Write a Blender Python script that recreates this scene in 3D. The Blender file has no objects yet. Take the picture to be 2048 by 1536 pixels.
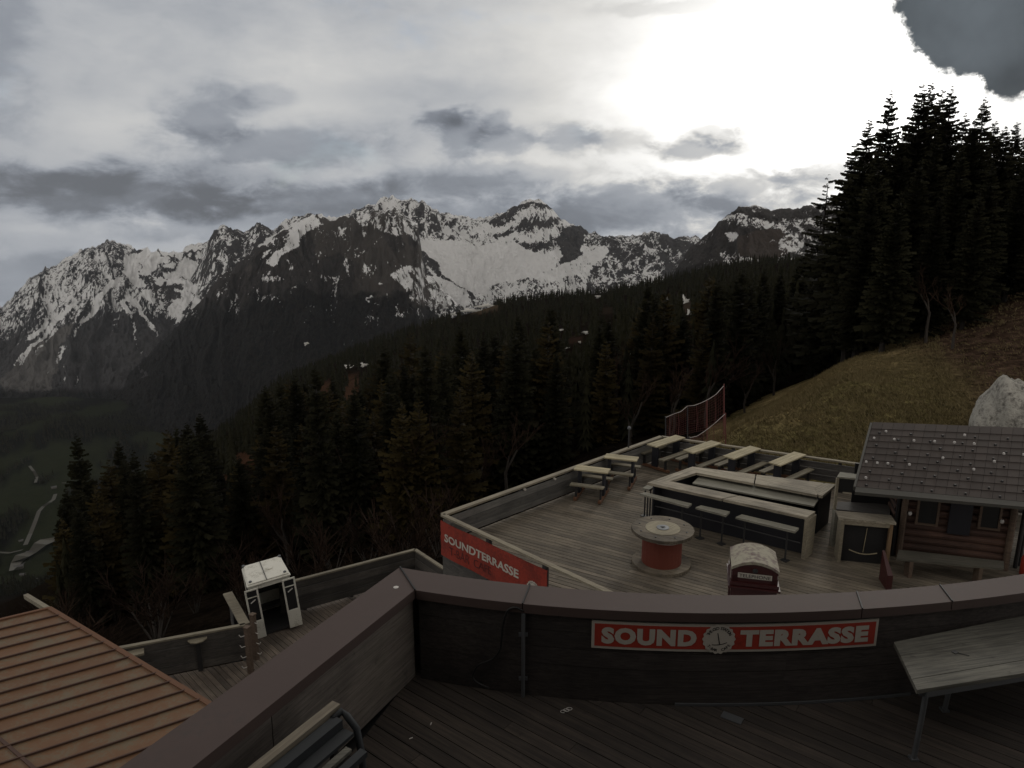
import bpy, math, random
import numpy as np
from mathutils import Vector, Matrix
random.seed(7); rng = np.random.default_rng(7)
D = bpy.data
S = bpy.context.scene
C = S.collection

# ------------------------------------------------------------------ camera, light, exposure
F = 1450.0; CX = 1024.0; CY = 768.0
P = math.atan(338.0 / 1450.0)
cp, sp = math.cos(P), math.sin(P)
cam = D.objects.new('camera', D.cameras.new('camera')); C.objects.link(cam)
cam.data.sensor_width = 36.0; cam.data.lens = F / 2048 * 36
cam.data.clip_start = 0.1; cam.data.clip_end = 60000
cam.location = (0, 0, 0); cam.rotation_euler = (math.pi / 2 - P, 0, 0)
S.camera = cam
S.view_settings.view_transform = 'Standard'; S.view_settings.look = 'None'
S.view_settings.gamma = 1; S.view_settings.use_curve_mapping = False
S.view_settings.exposure = 0.0
S.cycles.max_bounces = 5; S.cycles.diffuse_bounces = 2; S.cycles.transparent_max_bounces = 8
S.cycles.volume_bounces = 0; S.cycles.use_denoising = True

HAZE = 1.2e-5
SUN_AZ, SUN_EL = math.radians(27), math.radians(28)
sun = D.objects.new('sun', D.lights.new('sun', 'SUN')); C.objects.link(sun)
sun.data.energy = 0.55; sun.data.angle = math.radians(14); sun.data.color = (1, 0.95, 0.86)
sdir = Vector((math.sin(SUN_AZ) * math.cos(SUN_EL), math.cos(SUN_AZ) * math.cos(SUN_EL), math.sin(SUN_EL)))
sun.rotation_euler = (-sdir).to_track_quat('-Z', 'Y').to_euler()


def G(x, y, z):
    """point of the picture (2048 x 1536) on the horizontal plane at height z"""
    a = math.atan((y - CY) / F) + P
    Y = -z / math.tan(a)
    return Vector(((x - CX) * (Y * cp - z * sp) / F, Y, z))


def PY(x, y, Y):
    """point of the picture at forward distance Y"""
    z = Y * math.tan(math.atan((CY - y) / F) - P)
    return Vector(((x - CX) * (Y * cp - z * sp) / F, Y, z))


def px(v):
    d = v[1] * cp - v[2] * sp
    return (CX + F * v[0] / d, CY - F * (v[1] * sp + v[2] * cp) / d)


# ------------------------------------------------------------------ world: Nishita sky behind layered cloud
class NT:
    def __init__(s, tree): s.t = tree; s.n = tree.nodes; s.l = tree.links
    def node(s, kind, **kw):
        n = s.n.new(kind)
        for k, v in kw.items(): setattr(n, k, v)
        return n
    def put(s, inp, v):
        if hasattr(v, 'is_output') or isinstance(v, bpy.types.NodeSocket): s.l.new(v, inp)
        else: inp.default_value = v
    def m(s, op, a, b=0.0, c=0.0, clamp=False):
        n = s.n.new('ShaderNodeMath'); n.operation = op; n.use_clamp = clamp
        s.put(n.inputs[0], a); s.put(n.inputs[1], b); s.put(n.inputs[2], c)
        return n.outputs[0]
    def add(s, a, b): return s.m('ADD', a, b)
    def sub(s, a, b): return s.m('SUBTRACT', a, b)
    def mul(s, a, b): return s.m('MULTIPLY', a, b)
    def step(s, v, lo, hi, a=0.0, b=1.0):
        n = s.n.new('ShaderNodeMapRange'); n.interpolation_type = 'SMOOTHSTEP'
        s.put(n.inputs[0], v); n.inputs[1].default_value = lo; n.inputs[2].default_value = hi
        n.inputs[3].default_value = a; n.inputs[4].default_value = b
        return n.outputs[0]
    def noise(s, vec, scale, detail=5, rough=0.55, dist=0.0):
        n = s.n.new('ShaderNodeTexNoise'); n.inputs['Scale'].default_value = scale
        n.inputs['Detail'].default_value = detail; n.inputs['Roughness'].default_value = rough
        n.inputs['Distortion'].default_value = dist
        if vec is not None: s.l.new(vec, n.inputs['Vector'])
        return n.outputs[0]
    def comb(s, x, y, z=0.0):
        n = s.n.new('ShaderNodeCombineXYZ'); s.put(n.inputs[0], x); s.put(n.inputs[1], y); s.put(n.inputs[2], z)
        return n.outputs[0]
    def mix(s, f, a, b, mode='MIX'):
        n = s.n.new('ShaderNodeMix'); n.data_type = 'RGBA'; n.blend_type = mode
        s.put(n.inputs[0], f); s.put(n.inputs[6], a if not isinstance(a, tuple) else (*a, 1)[:4])
        s.put(n.inputs[7], b if not isinstance(b, tuple) else (*b, 1)[:4])
        return n.outputs[2]


def dirdeg(x, y):
    v = Vector(((x - CX), F * cp + (CY - y) * sp, -F * sp + (CY - y) * cp)).normalized()
    return math.degrees(math.atan2(v.x, v.y)), math.degrees(math.asin(v.z))


def build_world():
    w = D.worlds.new('World'); S.world = w; w.use_nodes = True
    w.node_tree.nodes.clear()
    t = NT(w.node_tree)
    out = t.node('ShaderNodeOutputWorld'); bg = t.node('ShaderNodeBackground')
    t.l.new(bg.outputs[0], out.inputs[0])
    sky = t.node('ShaderNodeTexSky', sky_type='NISHITA'); sky.sun_disc = False
    sky.sun_elevation = SUN_EL; sky.sun_rotation = SUN_AZ; sky.altitude = 1500
    tc = t.node('ShaderNodeTexCoord'); sep = t.node('ShaderNodeSeparateXYZ')
    t.l.new(tc.outputs['Generated'], sep.inputs[0])
    X, Y, Z = sep.outputs
    D2R = 57.29578
    az = t.mul(t.m('ARCTAN2', X, Y), D2R); el = t.mul(t.m('ARCSINE', Z), D2R)
    # wobble of the cloud field
    v0 = t.comb(t.mul(az, 0.05), t.mul(el, 0.11))
    n1 = t.noise(v0, 1.0, 7, 0.58, 0.3)
    v1 = t.comb(t.mul(az, 0.05), t.mul(el, 0.11), 7.3)
    n2 = t.noise(v1, 1.6, 7, 0.6)
    v2 = t.comb(t.mul(az, 0.16), t.mul(el, 0.3), 3.1)
    n3 = t.noise(v2, 1.0, 8, 0.62, 0.6)
    waz = t.add(az, t.mul(t.sub(n2, 0.5), 6.0)); wel = t.add(el, t.mul(t.sub(n1, 0.5), 3.2))
    waz = t.add(waz, t.mul(t.sub(n3, 0.5), 3.5)); wel = t.add(wel, t.mul(t.sub(n3, 0.5), 2.0))

    haz = t.add(az, t.mul(t.sub(n2, 0.5), 3.0)); hel = t.add(el, t.mul(t.sub(n1, 0.5), 2.5)); nr = t.noise(t.comb(t.mul(az, 0.5), t.mul(el, 0.5), 2.2), 1.0, 8, 0.70); haz = t.add(haz, t.mul(t.sub(nr, 0.5), 4.0)); hel = t.add(hel, t.mul(t.sub(n3, 0.5), -3.0))

    nb = t.noise(t.comb(t.mul(az, 0.26), t.mul(el, 0.50), 5.5), 1.0, 10, 0.60, 0.25)

    def blob(x, y, sx, sy, rot=0.0, hard=None, soft=0):
        a, e = dirdeg(x, y); wd_ = dirdeg(x + sx / 2, y)[0] - dirdeg(x - sx / 2, y)[0]; ht_ = dirdeg(x, y - sy / 2)[1] - dirdeg(x, y + sy / 2)[1]
        ux = t.sub(haz if hard else waz, a); uy = t.sub(hel if hard else wel, e)
        if rot:
            c, s_ = math.cos(rot), math.sin(rot)
            ux, uy = t.add(t.mul(ux, c), t.mul(uy, s_)), t.sub(t.mul(uy, c), t.mul(ux, s_))
        ux = t.m('DIVIDE', ux, wd_); uy = t.m('DIVIDE', uy, ht_)
        r2 = t.add(t.mul(ux, ux), t.mul(uy, uy))
        if hard: return t.step(t.m('SQRT', r2), 1 + hard, 1 - hard)
        e_ = t.m('EXPONENT', t.mul(r2, -1.0))
        return t.step(t.add(e_, t.mul(t.mul(t.sub(nb, 0.5), soft), t.m('MINIMUM', t.mul(e_, 2.2), 1.0))), 0.10, 0.85) if soft else e_
    # overhead lowered; sky behind the viewer brightened to light the snow slopes
    front = t.step(Y, -0.5, 0.45)
    val = t.add(0.72, t.mul(front, -0.25))
    val = t.add(val, t.mul(t.step(Z, 0.40, 0.75), -0.16))
    val = t.add(val, t.mul(t.sub(n1, 0.5), 0.30))
    val = t.add(val, t.mul(t.sub(nb, 0.5), 0.22))
    for (x, y, sx, sy, amp) in [(1655, 190, 365, 265, 1.9), (1250, 120, 330, 200, 0.20), (1350, 380, 260, 70, 0.30),
                                (1000, 320, 160, 50, 0.18), (300, 262, 180, 50, 0.14), (300, 455, 150, 22, 0.22), (60, 470, 140, 16, 0.14),
                                (640, 120, 220, 70, 0.10), (640, 210, 200, 60, 0.08), (20, 560, 60, 30, 0.10), (620, 345, 140, 16, 0.10)]:
        val = t.add(val, t.mul(blob(x, y, sx, sy), amp))
    dark = None
    for (x, y, sx, sy, amp) in [(720, 440, 620, 46, 0.38), (480, 350, 330, 40, 0.3), (1000, 350, 260, 30, 0.3), (230, 385, 360, 56, 0.62), (100, 360, 200, 40, 0.45), (60, 560, 260, 60, 0.45), (560, 285, 270, 42, 0.42), (410, 225, 95, 62, 0.42), (520, 190, 60, 22, 0.2),
                                (640, 400, 280, 40, 0.50), (900, 375, 200, 30, 0.42), (930, 275, 60, 60, 0.45), (885, 240, 60, 30, 0.35), (1025, 285, 70, 36, 0.42), (1000, 250, 30, 26, 0.35),
                                (1150, 280, 75, 44, 0.42), (1235, 285, 80, 34, 0.32), (1385, 300, 90, 26, 0.62), (1430, 270, 60, 24, 0.42), (1500, 290, 80, 40, 0.3),
                                (1250, 430, 260, 60, 0.58), (1500, 385, 200, 52, 0.60), (1640, 360, 110, 40, 0.45), (880, 245, 60, 24, 0.3),
                                (-40, 60, 140, 260, 0.35), (850, 190, 200, 30, 0.12), (1330, 15, 150, 20, 0.2), (100, 470, 300, 30, 0.15)]:
        b = t.sub(1.0, t.mul(blob(x, y, sx, sy, soft=2.0), amp))
        dark = b if dark is None else t.mul(dark, b)
    bright = t.mul(val, dark)
    # soften the blown part back above the dark lumps
    bright = t.m('MAXIMUM', bright, 0.10)
    hue = t.step(bright, 0.12, 0.75)
    tint = t.mix(hue, (0.88, 0.97, 1.13, 1), (1.0, 0.985, 0.95, 1))
    tint = t.mix(t.m('MAXIMUM', t.step(Z, 0.36, 0.6), t.step(Y, 0.35, 0.0)), tint, (1.06, 1.0, 0.93, 1))
    vm = t.node('ShaderNodeVectorMath', operation='SCALE'); t.l.new(tint, vm.inputs[0]); t.l.new(bright, vm.inputs['Scale'])
    # near dark cloud at the upper right with a burning rim
    k = t.m('MAXIMUM', blob(2135, -25, 375, 212, 0.0, 0.045), t.m('MAXIMUM', blob(2020, 125, 84, 92, 0.0, 0.09), blob(1885, 48, 70, 66, 0.0, 0.09)))
    n4 = t.noise(t.comb(t.mul(az, 0.09), t.mul(el, 0.09), 1.7), 2.0, 5, 0.5)
    kc = t.node('ShaderNodeVectorMath', operation='SCALE'); kc.inputs[0].default_value = (0.86, 1.0, 1.12)
    t.l.new(t.add(0.0, t.mul(n4, 0.20)), kc.inputs['Scale'])
    c1 = t.mix(k, vm.outputs[0], kc.outputs[0])
    sv = t.node('ShaderNodeVectorMath', operation='SCALE'); t.l.new(sky.outputs[0], sv.inputs[0]); sv.inputs['Scale'].default_value = 0.08
    gap = t.mul(t.step(n2, 0.60, 0.75), t.sub(1.0, k))
    c2 = t.mix(t.mul(gap, 0.25), c1, sv.outputs[0])
    t.l.new(c2, bg.inputs[0]); bg.inputs[1].default_value = 1.0


build_world()


# ------------------------------------------------------------------ mesh helpers
class MB:
    def __init__(s): s.v = []; s.f = []; s.tone = []; s.cur = 0.5
    def add(s, vs, fs, tone=None):
        b = len(s.v); s.v += [tuple(q) for q in vs]; s.f += [tuple(i + b for i in q) for q in fs]
        s.tone += [s.cur if tone is None else tone] * len(fs)
    def prism(s, pts, z0, z1, tone=None):
        """pts: 2-D outline, z0 and z1: numbers or lists"""
        n = len(pts)
        a = sum(pts[i][0] * pts[(i + 1) % n][1] - pts[(i + 1) % n][0] * pts[i][1] for i in range(n))
        if a < 0: pts = pts[::-1]
        zs0 = z0 if isinstance(z0, (list, tuple)) else [z0] * n
        zs1 = z1 if isinstance(z1, (list, tuple)) else [z1] * n
        if a < 0: zs0 = zs0[::-1]; zs1 = zs1[::-1]
        vs = [(q[0], q[1], z) for q, z in zip(pts, zs0)] + [(q[0], q[1], z) for q, z in zip(pts, zs1)]
        fs = [tuple(range(n - 1, -1, -1)), tuple(range(n, 2 * n))] + [(i, (i + 1) % n, n + (i + 1) % n, n + i) for i in range(n)]
        s.add(vs, fs, tone)
    def box(s, c, d, rz=0.0, tone=None):
        """c = centre, d = full sizes"""
        ca, sa = math.cos(rz), math.sin(rz)
        pts = []
        for (x, y) in ((-.5, -.5), (.5, -.5), (.5, .5), (-.5, .5)):
            x *= d[0]; y *= d[1]; pts.append((c[0] + x * ca - y * sa, c[1] + x * sa + y * ca))
        s.prism(pts, c[2] - d[2] / 2, c[2] + d[2] / 2, tone)
    def beam(s, a, b, w, h, tone=None, up=(0, 0, 1)):
        a = Vector(a); b = Vector(b); d = (b - a)
        if d.length < 1e-6: return
        d.normalize(); u = Vector(up); r = d.cross(u)
        if r.length < 1e-3: r = d.cross(Vector((1, 0, 0)))
        r.normalize(); u = r.cross(d).normalized()
        r = r * w / 2; u = u * h / 2
        vs = [q + o for q in (a, b) for o in (-r - u, r - u, r + u, -r + u)]
        s.add(vs, [(0, 3, 2, 1), (4, 5, 6, 7), (0, 1, 5, 4), (1, 2, 6, 5), (2, 3, 7, 6), (3, 0, 4, 7)], tone)
    def tube(s, pts, r, n=8, tone=None, caps=True):
        pts = [Vector(q) for q in pts]; rs = r if isinstance(r, (list, tuple)) else [r] * len(pts)
        b0 = len(s.v); ref = None; vs = []
        for i, q in enumerate(pts):
            d = (pts[min(i + 1, len(pts) - 1)] - pts[max(i - 1, 0)]).normalized()
            if ref is None:
                ref = Vector((0, 0, 1)) if abs(d.z) < .9 else Vector((1, 0, 0))
            a = d.cross(ref).normalized(); c = d.cross(a).normalized(); ref = -c if False else ref
            for k in range(n):
                t = 2 * math.pi * k / n
                vs.append(q + a * math.cos(t) * rs[i] + c * math.sin(t) * rs[i])
        fs = []
        for i in range(len(pts) - 1):
            for k in range(n):
                fs.append((i * n + k, i * n + (k + 1) % n, (i + 1) * n + (k + 1) % n, (i + 1) * n + k))
        if caps: fs += [tuple(range(n - 1, -1, -1)), tuple((len(pts) - 1) * n + k for k in range(n))]
        s.add(vs, fs, tone)
    def lathe(s, prof, c, n=32, tone=None):
        vs = []; m = len(prof)
        for (r, z) in prof:
            for k in range(n):
                t = 2 * math.pi * k / n
                vs.append((c[0] + r * math.cos(t), c[1] + r * math.sin(t), c[2] + z))
        fs = [(i * n + k, i * n + (k + 1) % n, (i + 1) * n + (k + 1) % n, (i + 1) * n + k) for i in range(m - 1) for k in range(n)]
        fs += [tuple(range(n - 1, -1, -1)), tuple((m - 1) * n + k for k in range(n))]
        s.add(vs, fs, tone)
    def make(s, name, mat, smooth=False, loc=(0, 0, 0)):
        me = D.meshes.new(name)
        l = Vector(loc)
        me.from_pydata([(v[0] - l.x, v[1] - l.y, v[2] - l.z) for v in s.v], [], s.f)
        at = me.attributes.new('tone', 'FLOAT', 'FACE'); at.data.foreach_set('value', s.tone)
        if mat: me.materials.append(mat)
        if smooth: me.polygons.foreach_set('use_smooth', [True] * len(me.polygons))
        me.update()
        return me


def thing(name, label, cat, loc=(0, 0, 0), group=None, rz=0.0):
    o = D.objects.new(name, None); C.objects.link(o); o.location = loc; o.rotation_euler = (0, 0, rz)
    o.empty_display_size = 0.2
    o['label'] = label; o['category'] = cat
    if group: o['group'] = group
    return o


def part(name, mb, mat, parent, smooth=False, world=True, label=None):
    """a mesh under its thing; world=True: the coordinates are world ones"""
    loc = Vector((0, 0, 0))
    if world:
        q = parent
        while q is not None: loc += Vector(q.location); q = q.parent
    o = D.objects.new(name, mb.make(name, mat, smooth, loc)); C.objects.link(o); o.parent = parent
    if label: o['label'] = label
    return o


def solo(name, mb, mat, label, cat, loc=(0, 0, 0), group=None, smooth=False):
    o = D.objects.new(name, mb.make(name, mat, smooth, loc)); C.objects.link(o); o.location = loc
    o['label'] = label; o['category'] = cat
    if group: o['group'] = group
    return o


def struct(name, me, kind='structure'):
    o = D.objects.new(name, me); C.objects.link(o); o['kind'] = kind
    return o


def copy_thing(root, loc, rz=0.0, label=None, scale=None):
    r = root.copy(); C.objects.link(r); r.location = loc; r.rotation_euler = (0, 0, rz)
    if label: r['label'] = label
    if scale: r.scale = (scale,) * 3 if not isinstance(scale, tuple) else scale
    for ch in root.children:
        c = ch.copy(); C.objects.link(c); c.parent = r
        for g in ch.children:
            d = g.copy(); C.objects.link(d); d.parent = c
    return r


def clip(poly, a, b):
    """keep the part of poly left of a->b"""
    out = []
    def sd(q): return (b[0] - a[0]) * (q[1] - a[1]) - (b[1] - a[1]) * (q[0] - a[0])
    for i in range(len(poly)):
        q, r = poly[i], poly[(i + 1) % len(poly)]
        sq, sr = sd(q), sd(r)
        if sq >= 0: out.append(q)
        if (sq >= 0) != (sr >= 0):
            t = sq / (sq - sr); out.append((q[0] + (r[0] - q[0]) * t, q[1] + (r[1] - q[1]) * t))
    return out


def boards(mb, poly, az, w, gap, z0, z1, lmax=4.0, seed=1, jit=0.002):
    """deck boards: strips of a convex polygon running along azimuth az"""
    r = random.Random(seed)
    u = Vector((math.sin(az), math.cos(az))); v = Vector((-u.y, u.x))
    pts = [(q[0], q[1]) for q in poly]
    ar = sum(pts[i][0] * pts[(i + 1) % len(pts)][1] - pts[(i + 1) % len(pts)][0] * pts[i][1] for i in range(len(pts)))
    if ar < 0: pts = pts[::-1]
    vs = [Vector(q).dot(v) for q in pts]; us = [Vector(q).dot(u) for q in pts]
    k = math.floor(min(vs) / w)
    while k * w < max(vs):
        a0 = min(us) - r.uniform(0, lmax)
        while a0 < max(us):
            a1 = a0 + lmax
            s0, s1 = k * w + gap / 2, (k + 1) * w - gap / 2
            st = [tuple(u * a + v * b) for a, b in ((a0 + .002, s0), (a1 - .002, s0), (a1 - .002, s1), (a0 + .002, s1))]
            for i in range(len(pts)):
                st = clip(st, pts[i], pts[(i + 1) % len(pts)])
                if len(st) < 3: break
            if len(st) >= 3:
                dz = r.uniform(-jit, jit)
                mb.prism(st, z0, z1 + dz, r.random())
            a0 = a1
        k += 1


# ------------------------------------------------------------------ materials
def mat_base(name):
    m = D.materials.new(name); m.use_nodes = True
    t = NT(m.node_tree); b = m.node_tree.nodes['Principled BSDF']
    return m, t, b


def bump(t, b, h, strength=0.3, dist=0.01):
    n = t.node('ShaderNodeBump'); n.inputs['Strength'].default_value = strength; n.inputs['Distance'].default_value = dist
    t.l.new(h, n.inputs['Height']); t.l.new(n.outputs[0], b.inputs['Normal'])


def coords(t, az=None, scale=(1, 1, 1)):
    """object coordinates turned so that the grain runs along azimuth az"""
    tc = t.node('ShaderNodeTexCoord'); mp = t.node('ShaderNodeMapping'); mp.vector_type = 'TEXTURE'
    t.l.new(tc.outputs['Object'], mp.inputs['Vector'])
    if az is not None: mp.inputs['Rotation'].default_value = (0, 0, math.pi / 2 - az)
    mp.inputs['Scale'].default_value = scale
    return mp.outputs[0]


def wood(name, c1, c2, az=0.0, rough=0.8, grain=1.0, tone=0.5, stain=0.35, zlines=0.0, bumps=0.4, axis=0, stain_col=(0.35, 0.4, 0.33)):
    """weathered wood, grain along azimuth az (axis 2: grain upright)"""
    c1 = tuple(q * KD for q in c1); c2 = tuple(q * KD for q in c2)
    m, t, b = mat_base(name)
    sc = (0.9 / grain, 0.035 / grain, 0.035 / grain) if axis == 0 else (0.035 / grain, 0.035 / grain, 0.9 / grain)
    v = coords(t, az, sc)
    at = t.node('ShaderNodeAttribute', attribute_name='tone')
    off = t.node('ShaderNodeVectorMath', operation='ADD'); t.l.new(v, off.inputs[0])
    cm = t.comb(t.mul(at.outputs['Fac'], 17.0), t.mul(at.outputs['Fac'], 31.0), 0.0); t.l.new(cm, off.inputs[1])
    g = t.noise(off.outputs[0], 1.0, 6, 0.65, 0.8)
    fine = t.noise(off.outputs[0], 4.5, 3, 0.7)
    tc = t.node('ShaderNodeTexCoord')
    blot = t.noise(tc.outputs['Object'], 0.9, 5, 0.6)
    spots = t.noise(tc.outputs['Object'], 9.0, 4, 0.6)
    col = t.mix(t.step(g, 0.32, 0.68), c1, c2)
    k = t.add(1.0 - tone * 0.5, t.mul(at.outputs['Fac'], tone))
    k = t.mul(k, t.add(0.75, t.mul(fine, 0.5)))
    k = t.mul(k, t.add(1.0 - stain * 0.6, t.mul(t.step(blot, 0.35, 0.65), stain)))
    k = t.mul(k, t.step(spots, 0.24, 0.40, 0.6, 1.0))
    if zlines:
        sp_ = t.node('ShaderNodeSeparateXYZ'); t.l.new(tc.outputs['Object'], sp_.inputs[0])
        fr = t.m('FRACT', t.m('DIVIDE', sp_.outputs[2], zlines))
        line = t.step(t.m('MINIMUM', fr, t.sub(1.0, fr)), 0.0, 0.035)
        pl = t.m('FLOOR', t.m('DIVIDE', sp_.outputs[2], zlines))
        wn = t.node('ShaderNodeTexWhiteNoise', noise_dimensions='1D'); t.l.new(pl, wn.inputs['W'])
        k = t.mul(k, t.add(0.8, t.mul(wn.outputs[0], 0.4))); k = t.mul(k, t.add(0.35, t.mul(line, 0.65)))
        hh = t.add(t.mul(line, 3.0), g)
    else: hh = g
    vm = t.node('ShaderNodeVectorMath', operation='SCALE'); t.l.new(col, vm.inputs[0]); t.l.new(k, vm.inputs['Scale'])
    moss = t.mix(t.mul(t.step(blot, 0.5, 0.75), 0.35), vm.outputs[0], t.mix(1.0, vm.outputs[0], (*stain_col, 1), 'MULTIPLY'))
    t.l.new(moss, b.inputs['Base Color']); b.inputs['Roughness'].default_value = rough
    bump(t, b, hh, bumps, 0.004)
    return m


def paint(name, col, rough=0.6, metal=0.0, var=0.25, scale=3.0, dirt=(0.05, 0.04, 0.03), dirtamt=0.25, tone=0.0, bumps=0.08, dlo=0.5, dhi=0.75):
    if name not in BRIGHT: col = tuple(q * KD for q in col); dirt = tuple(q * KD for q in dirt)
    m, t, b = mat_base(name)
    tc = t.node('ShaderNodeTexCoord')
    n = t.noise(tc.outputs['Object'], scale, 6, 0.6); n2 = t.noise(tc.outputs['Object'], scale * 9, 4, 0.6)
    k = t.add(1.0 - var / 2, t.mul(n, var))
    if tone:
        at = t.node('ShaderNodeAttribute', attribute_name='tone'); k = t.mul(k, t.add(1 - tone / 2, t.mul(at.outputs['Fac'], tone)))
    vm = t.node('ShaderNodeVectorMath', operation='SCALE'); vm.inputs[0].default_value = col; t.l.new(k, vm.inputs['Scale'])
    f = t.mul(t.step(t.add(t.mul(n, 0.6), t.mul(n2, 0.4)), dlo, dhi), dirtamt)
    c = t.mix(f, vm.outputs[0], dirt)
    t.l.new(c, b.inputs['Base Color']); b.inputs['Roughness'].default_value = rough; b.inputs['Metallic'].default_value = metal
    bump(t, b, n2, bumps, 0.01)
    return m


KD = 0.80   # darkens wood and paint colours to stand in for dimmer near light
BRIGHT = ('off_white_lettering', 'worn_white_paint', 'light_patch', 'white_hook_plastic', 'red_sign_paint')
AZD = math.radians(122)      # boards of the lower deck
AZV = math.radians(49)
AZU = math.radians(128)      # boards of the upper terrace
M = {}
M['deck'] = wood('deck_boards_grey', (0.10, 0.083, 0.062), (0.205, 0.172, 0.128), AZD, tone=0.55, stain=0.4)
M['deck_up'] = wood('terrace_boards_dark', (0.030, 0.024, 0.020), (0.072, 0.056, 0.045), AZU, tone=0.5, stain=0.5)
M['deck_low'] = wood('walkway_boards_brown', (0.085, 0.066, 0.052), (0.17, 0.135, 0.105), math.radians(135), tone=0.6, stain=0.5)
M['pale_u'] = wood('pale_plank_u', (0.30, 0.26, 0.19), (0.46, 0.41, 0.31), AZD, tone=0.3, stain=0.3)
M['pale_v'] = wood('pale_plank_v', (0.36, 0.31, 0.20), (0.52, 0.46, 0.31), AZV, tone=0.3, stain=0.3)
M['rail_u'] = wood('rail_wood_u', (0.22, 0.19, 0.14), (0.34, 0.30, 0.22), AZD, tone=0.2)
M['rail_v'] = wood('rail_wood_v', (0.22, 0.19, 0.14), (0.34, 0.30, 0.22), AZV, tone=0.2)
M['bench_u'] = wood('bench_plank_u', (0.21, 0.20, 0.165), (0.33, 0.32, 0.26), AZD, tone=0.2)
M['bench_v'] = wood('bench_plank_v', (0.19, 0.165, 0.12), (0.30, 0.265, 0.19), AZV, tone=0.2)
M['counter_u'] = wood('counter_top_u', (0.20, 0.175, 0.13), (0.46, 0.41, 0.32), AZD, tone=0.3, stain=0.5)
M['counter_v'] = wood('counter_top_v', (0.20, 0.175, 0.13), (0.46, 0.41, 0.32), AZV, tone=0.3, stain=0.5)
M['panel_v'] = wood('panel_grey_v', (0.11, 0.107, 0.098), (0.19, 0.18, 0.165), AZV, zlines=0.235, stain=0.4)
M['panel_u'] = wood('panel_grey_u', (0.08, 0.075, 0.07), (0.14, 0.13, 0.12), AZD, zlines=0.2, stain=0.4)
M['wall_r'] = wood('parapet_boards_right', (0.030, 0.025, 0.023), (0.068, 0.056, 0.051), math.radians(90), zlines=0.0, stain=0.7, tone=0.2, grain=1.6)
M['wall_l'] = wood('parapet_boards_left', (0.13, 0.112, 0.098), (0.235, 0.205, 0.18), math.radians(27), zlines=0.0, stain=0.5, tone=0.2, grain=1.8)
M['lowwall'] = wood('walkway_wall_boards', (0.055, 0.05, 0.045), (0.10, 0.09, 0.08), math.radians(62), zlines=0.28, stain=0.5)
M['cap'] = paint('brown_metal_cap', (0.084, 0.055, 0.048), 0.7, 0.0, 0.35, 1.6, (0.055, 0.046, 0.042), 0.6)
M['navy'] = paint('navy_panel', (0.012, 0.013, 0.020), 0.6, 0, 0.3, 3.0, (0.03, 0.028, 0.03), 0.4)
M['steel'] = paint('dark_steel', (0.05, 0.05, 0.052), 0.5, 0.4, 0.3, 6.0)
M['galv'] = paint('galvanised_steel', (0.16, 0.17, 0.18), 0.5, 0.5, 0.3, 6.0)
M['rust'] = paint('orange_timber', (0.16, 0.075, 0.038), 0.8, 0, 0.4, 4.0)
M['black'] = paint('black_paint', (0.008, 0.008, 0.009), 0.6, 0, 0.2, 4.0)
M['red'] = paint('red_sign_paint', (0.34, 0.034, 0.018), 0.6, 0, 0.25, 2.5, (0.10, 0.02, 0.012), 0.5)
M['banner'] = paint('red_banner_cloth', (0.34, 0.036, 0.018), 0.8, 0, 0.5, 2.0, (0.16, 0.02, 0.012), 0.8, bumps=0.4, dlo=0.42, dhi=0.62)
M['letter'] = paint('off_white_lettering', (0.44, 0.41, 0.36), 0.7, 0, 0.15, 5.0, (0.2, 0.18, 0.15), 0.3)
M['white'] = paint('worn_white_paint', (0.66, 0.65, 0.58), 0.5, 0, 0.2, 3.0, (0.20, 0.18, 0.13), 0.5, dlo=0.5, dhi=0.62)
M['ink'] = paint('black_ink', (0.012, 0.011, 0.013), 0.7)
M['darkred'] = paint('dark_red_banner_ink', (0.10, 0.014, 0.012), 0.8)
M['boothred'] = paint('maroon_booth_paint', (0.055, 0.010, 0.010), 0.45, 0, 0.4, 4.0, (0.02, 0.008, 0.008), 0.4)
M['boothtop'] = paint('peeling_booth_roof', (0.40, 0.375, 0.29), 0.8, 0, 0.3, 1.3, (0.17, 0.12, 0.115), 1.0, dlo=0.44, dhi=0.60)
M['drumred'] = paint('orange_red_drum', (0.165, 0.034, 0.018), 0.8, 0, 0.5, 3.0, (0.10, 0.03, 0.015), 0.6)
M['drumtop'] = wood('spool_disc_wood', (0.105, 0.085, 0.062), (0.21, 0.178, 0.13), AZD, stain=0.8, tone=0.3)
M['drummid'] = wood('spool_inner_disc_wood', (0.26, 0.23, 0.16), (0.40, 0.36, 0.26), AZV, stain=0.5)
M['glass'] = paint('dark_glass', (0.02, 0.022, 0.025), 0.15, 0, 0.1, 2.0)
M['log'] = wood('hut_log_wall', (0.060, 0.030, 0.022), (0.12, 0.062, 0.043), math.radians(108), stain=0.6, tone=0.4)
M['hutroof'] = paint('brown_shingle_roof', (0.055, 0.043, 0.038), 0.8, 0, 0.35, 1.2, (0.045, 0.04, 0.038), 0.5, tone=0.35)
M['eave'] = paint('grey_gutter_board', (0.10, 0.098, 0.088), 0.7, 0, 0.3, 2.0)
M['frame'] = wood('window_frame_wood', (0.10, 0.065, 0.045), (0.17, 0.12, 0.085), math.radians(108))
M['cable'] = paint('black_cable', (0.01, 0.01, 0.01), 0.5)
M['bluecover'] = paint('dark_navy_cover', (0.016, 0.020, 0.024), 0.7, 0, 0.3, 5.0)
M['leather'] = paint('light_patch', (0.6, 0.58, 0.55), 0.7)
M['hooks'] = paint('white_hook_plastic', (0.5, 0.48, 0.45), 0.5)
M['ledtip'] = paint('pale_roof_stud', (0.62, 0.60, 0.58), 0.5)
M['net'] = paint('faded_red_net', (0.16, 0.05, 0.042), 0.85, 0, 0.4, 3.0)
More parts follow.
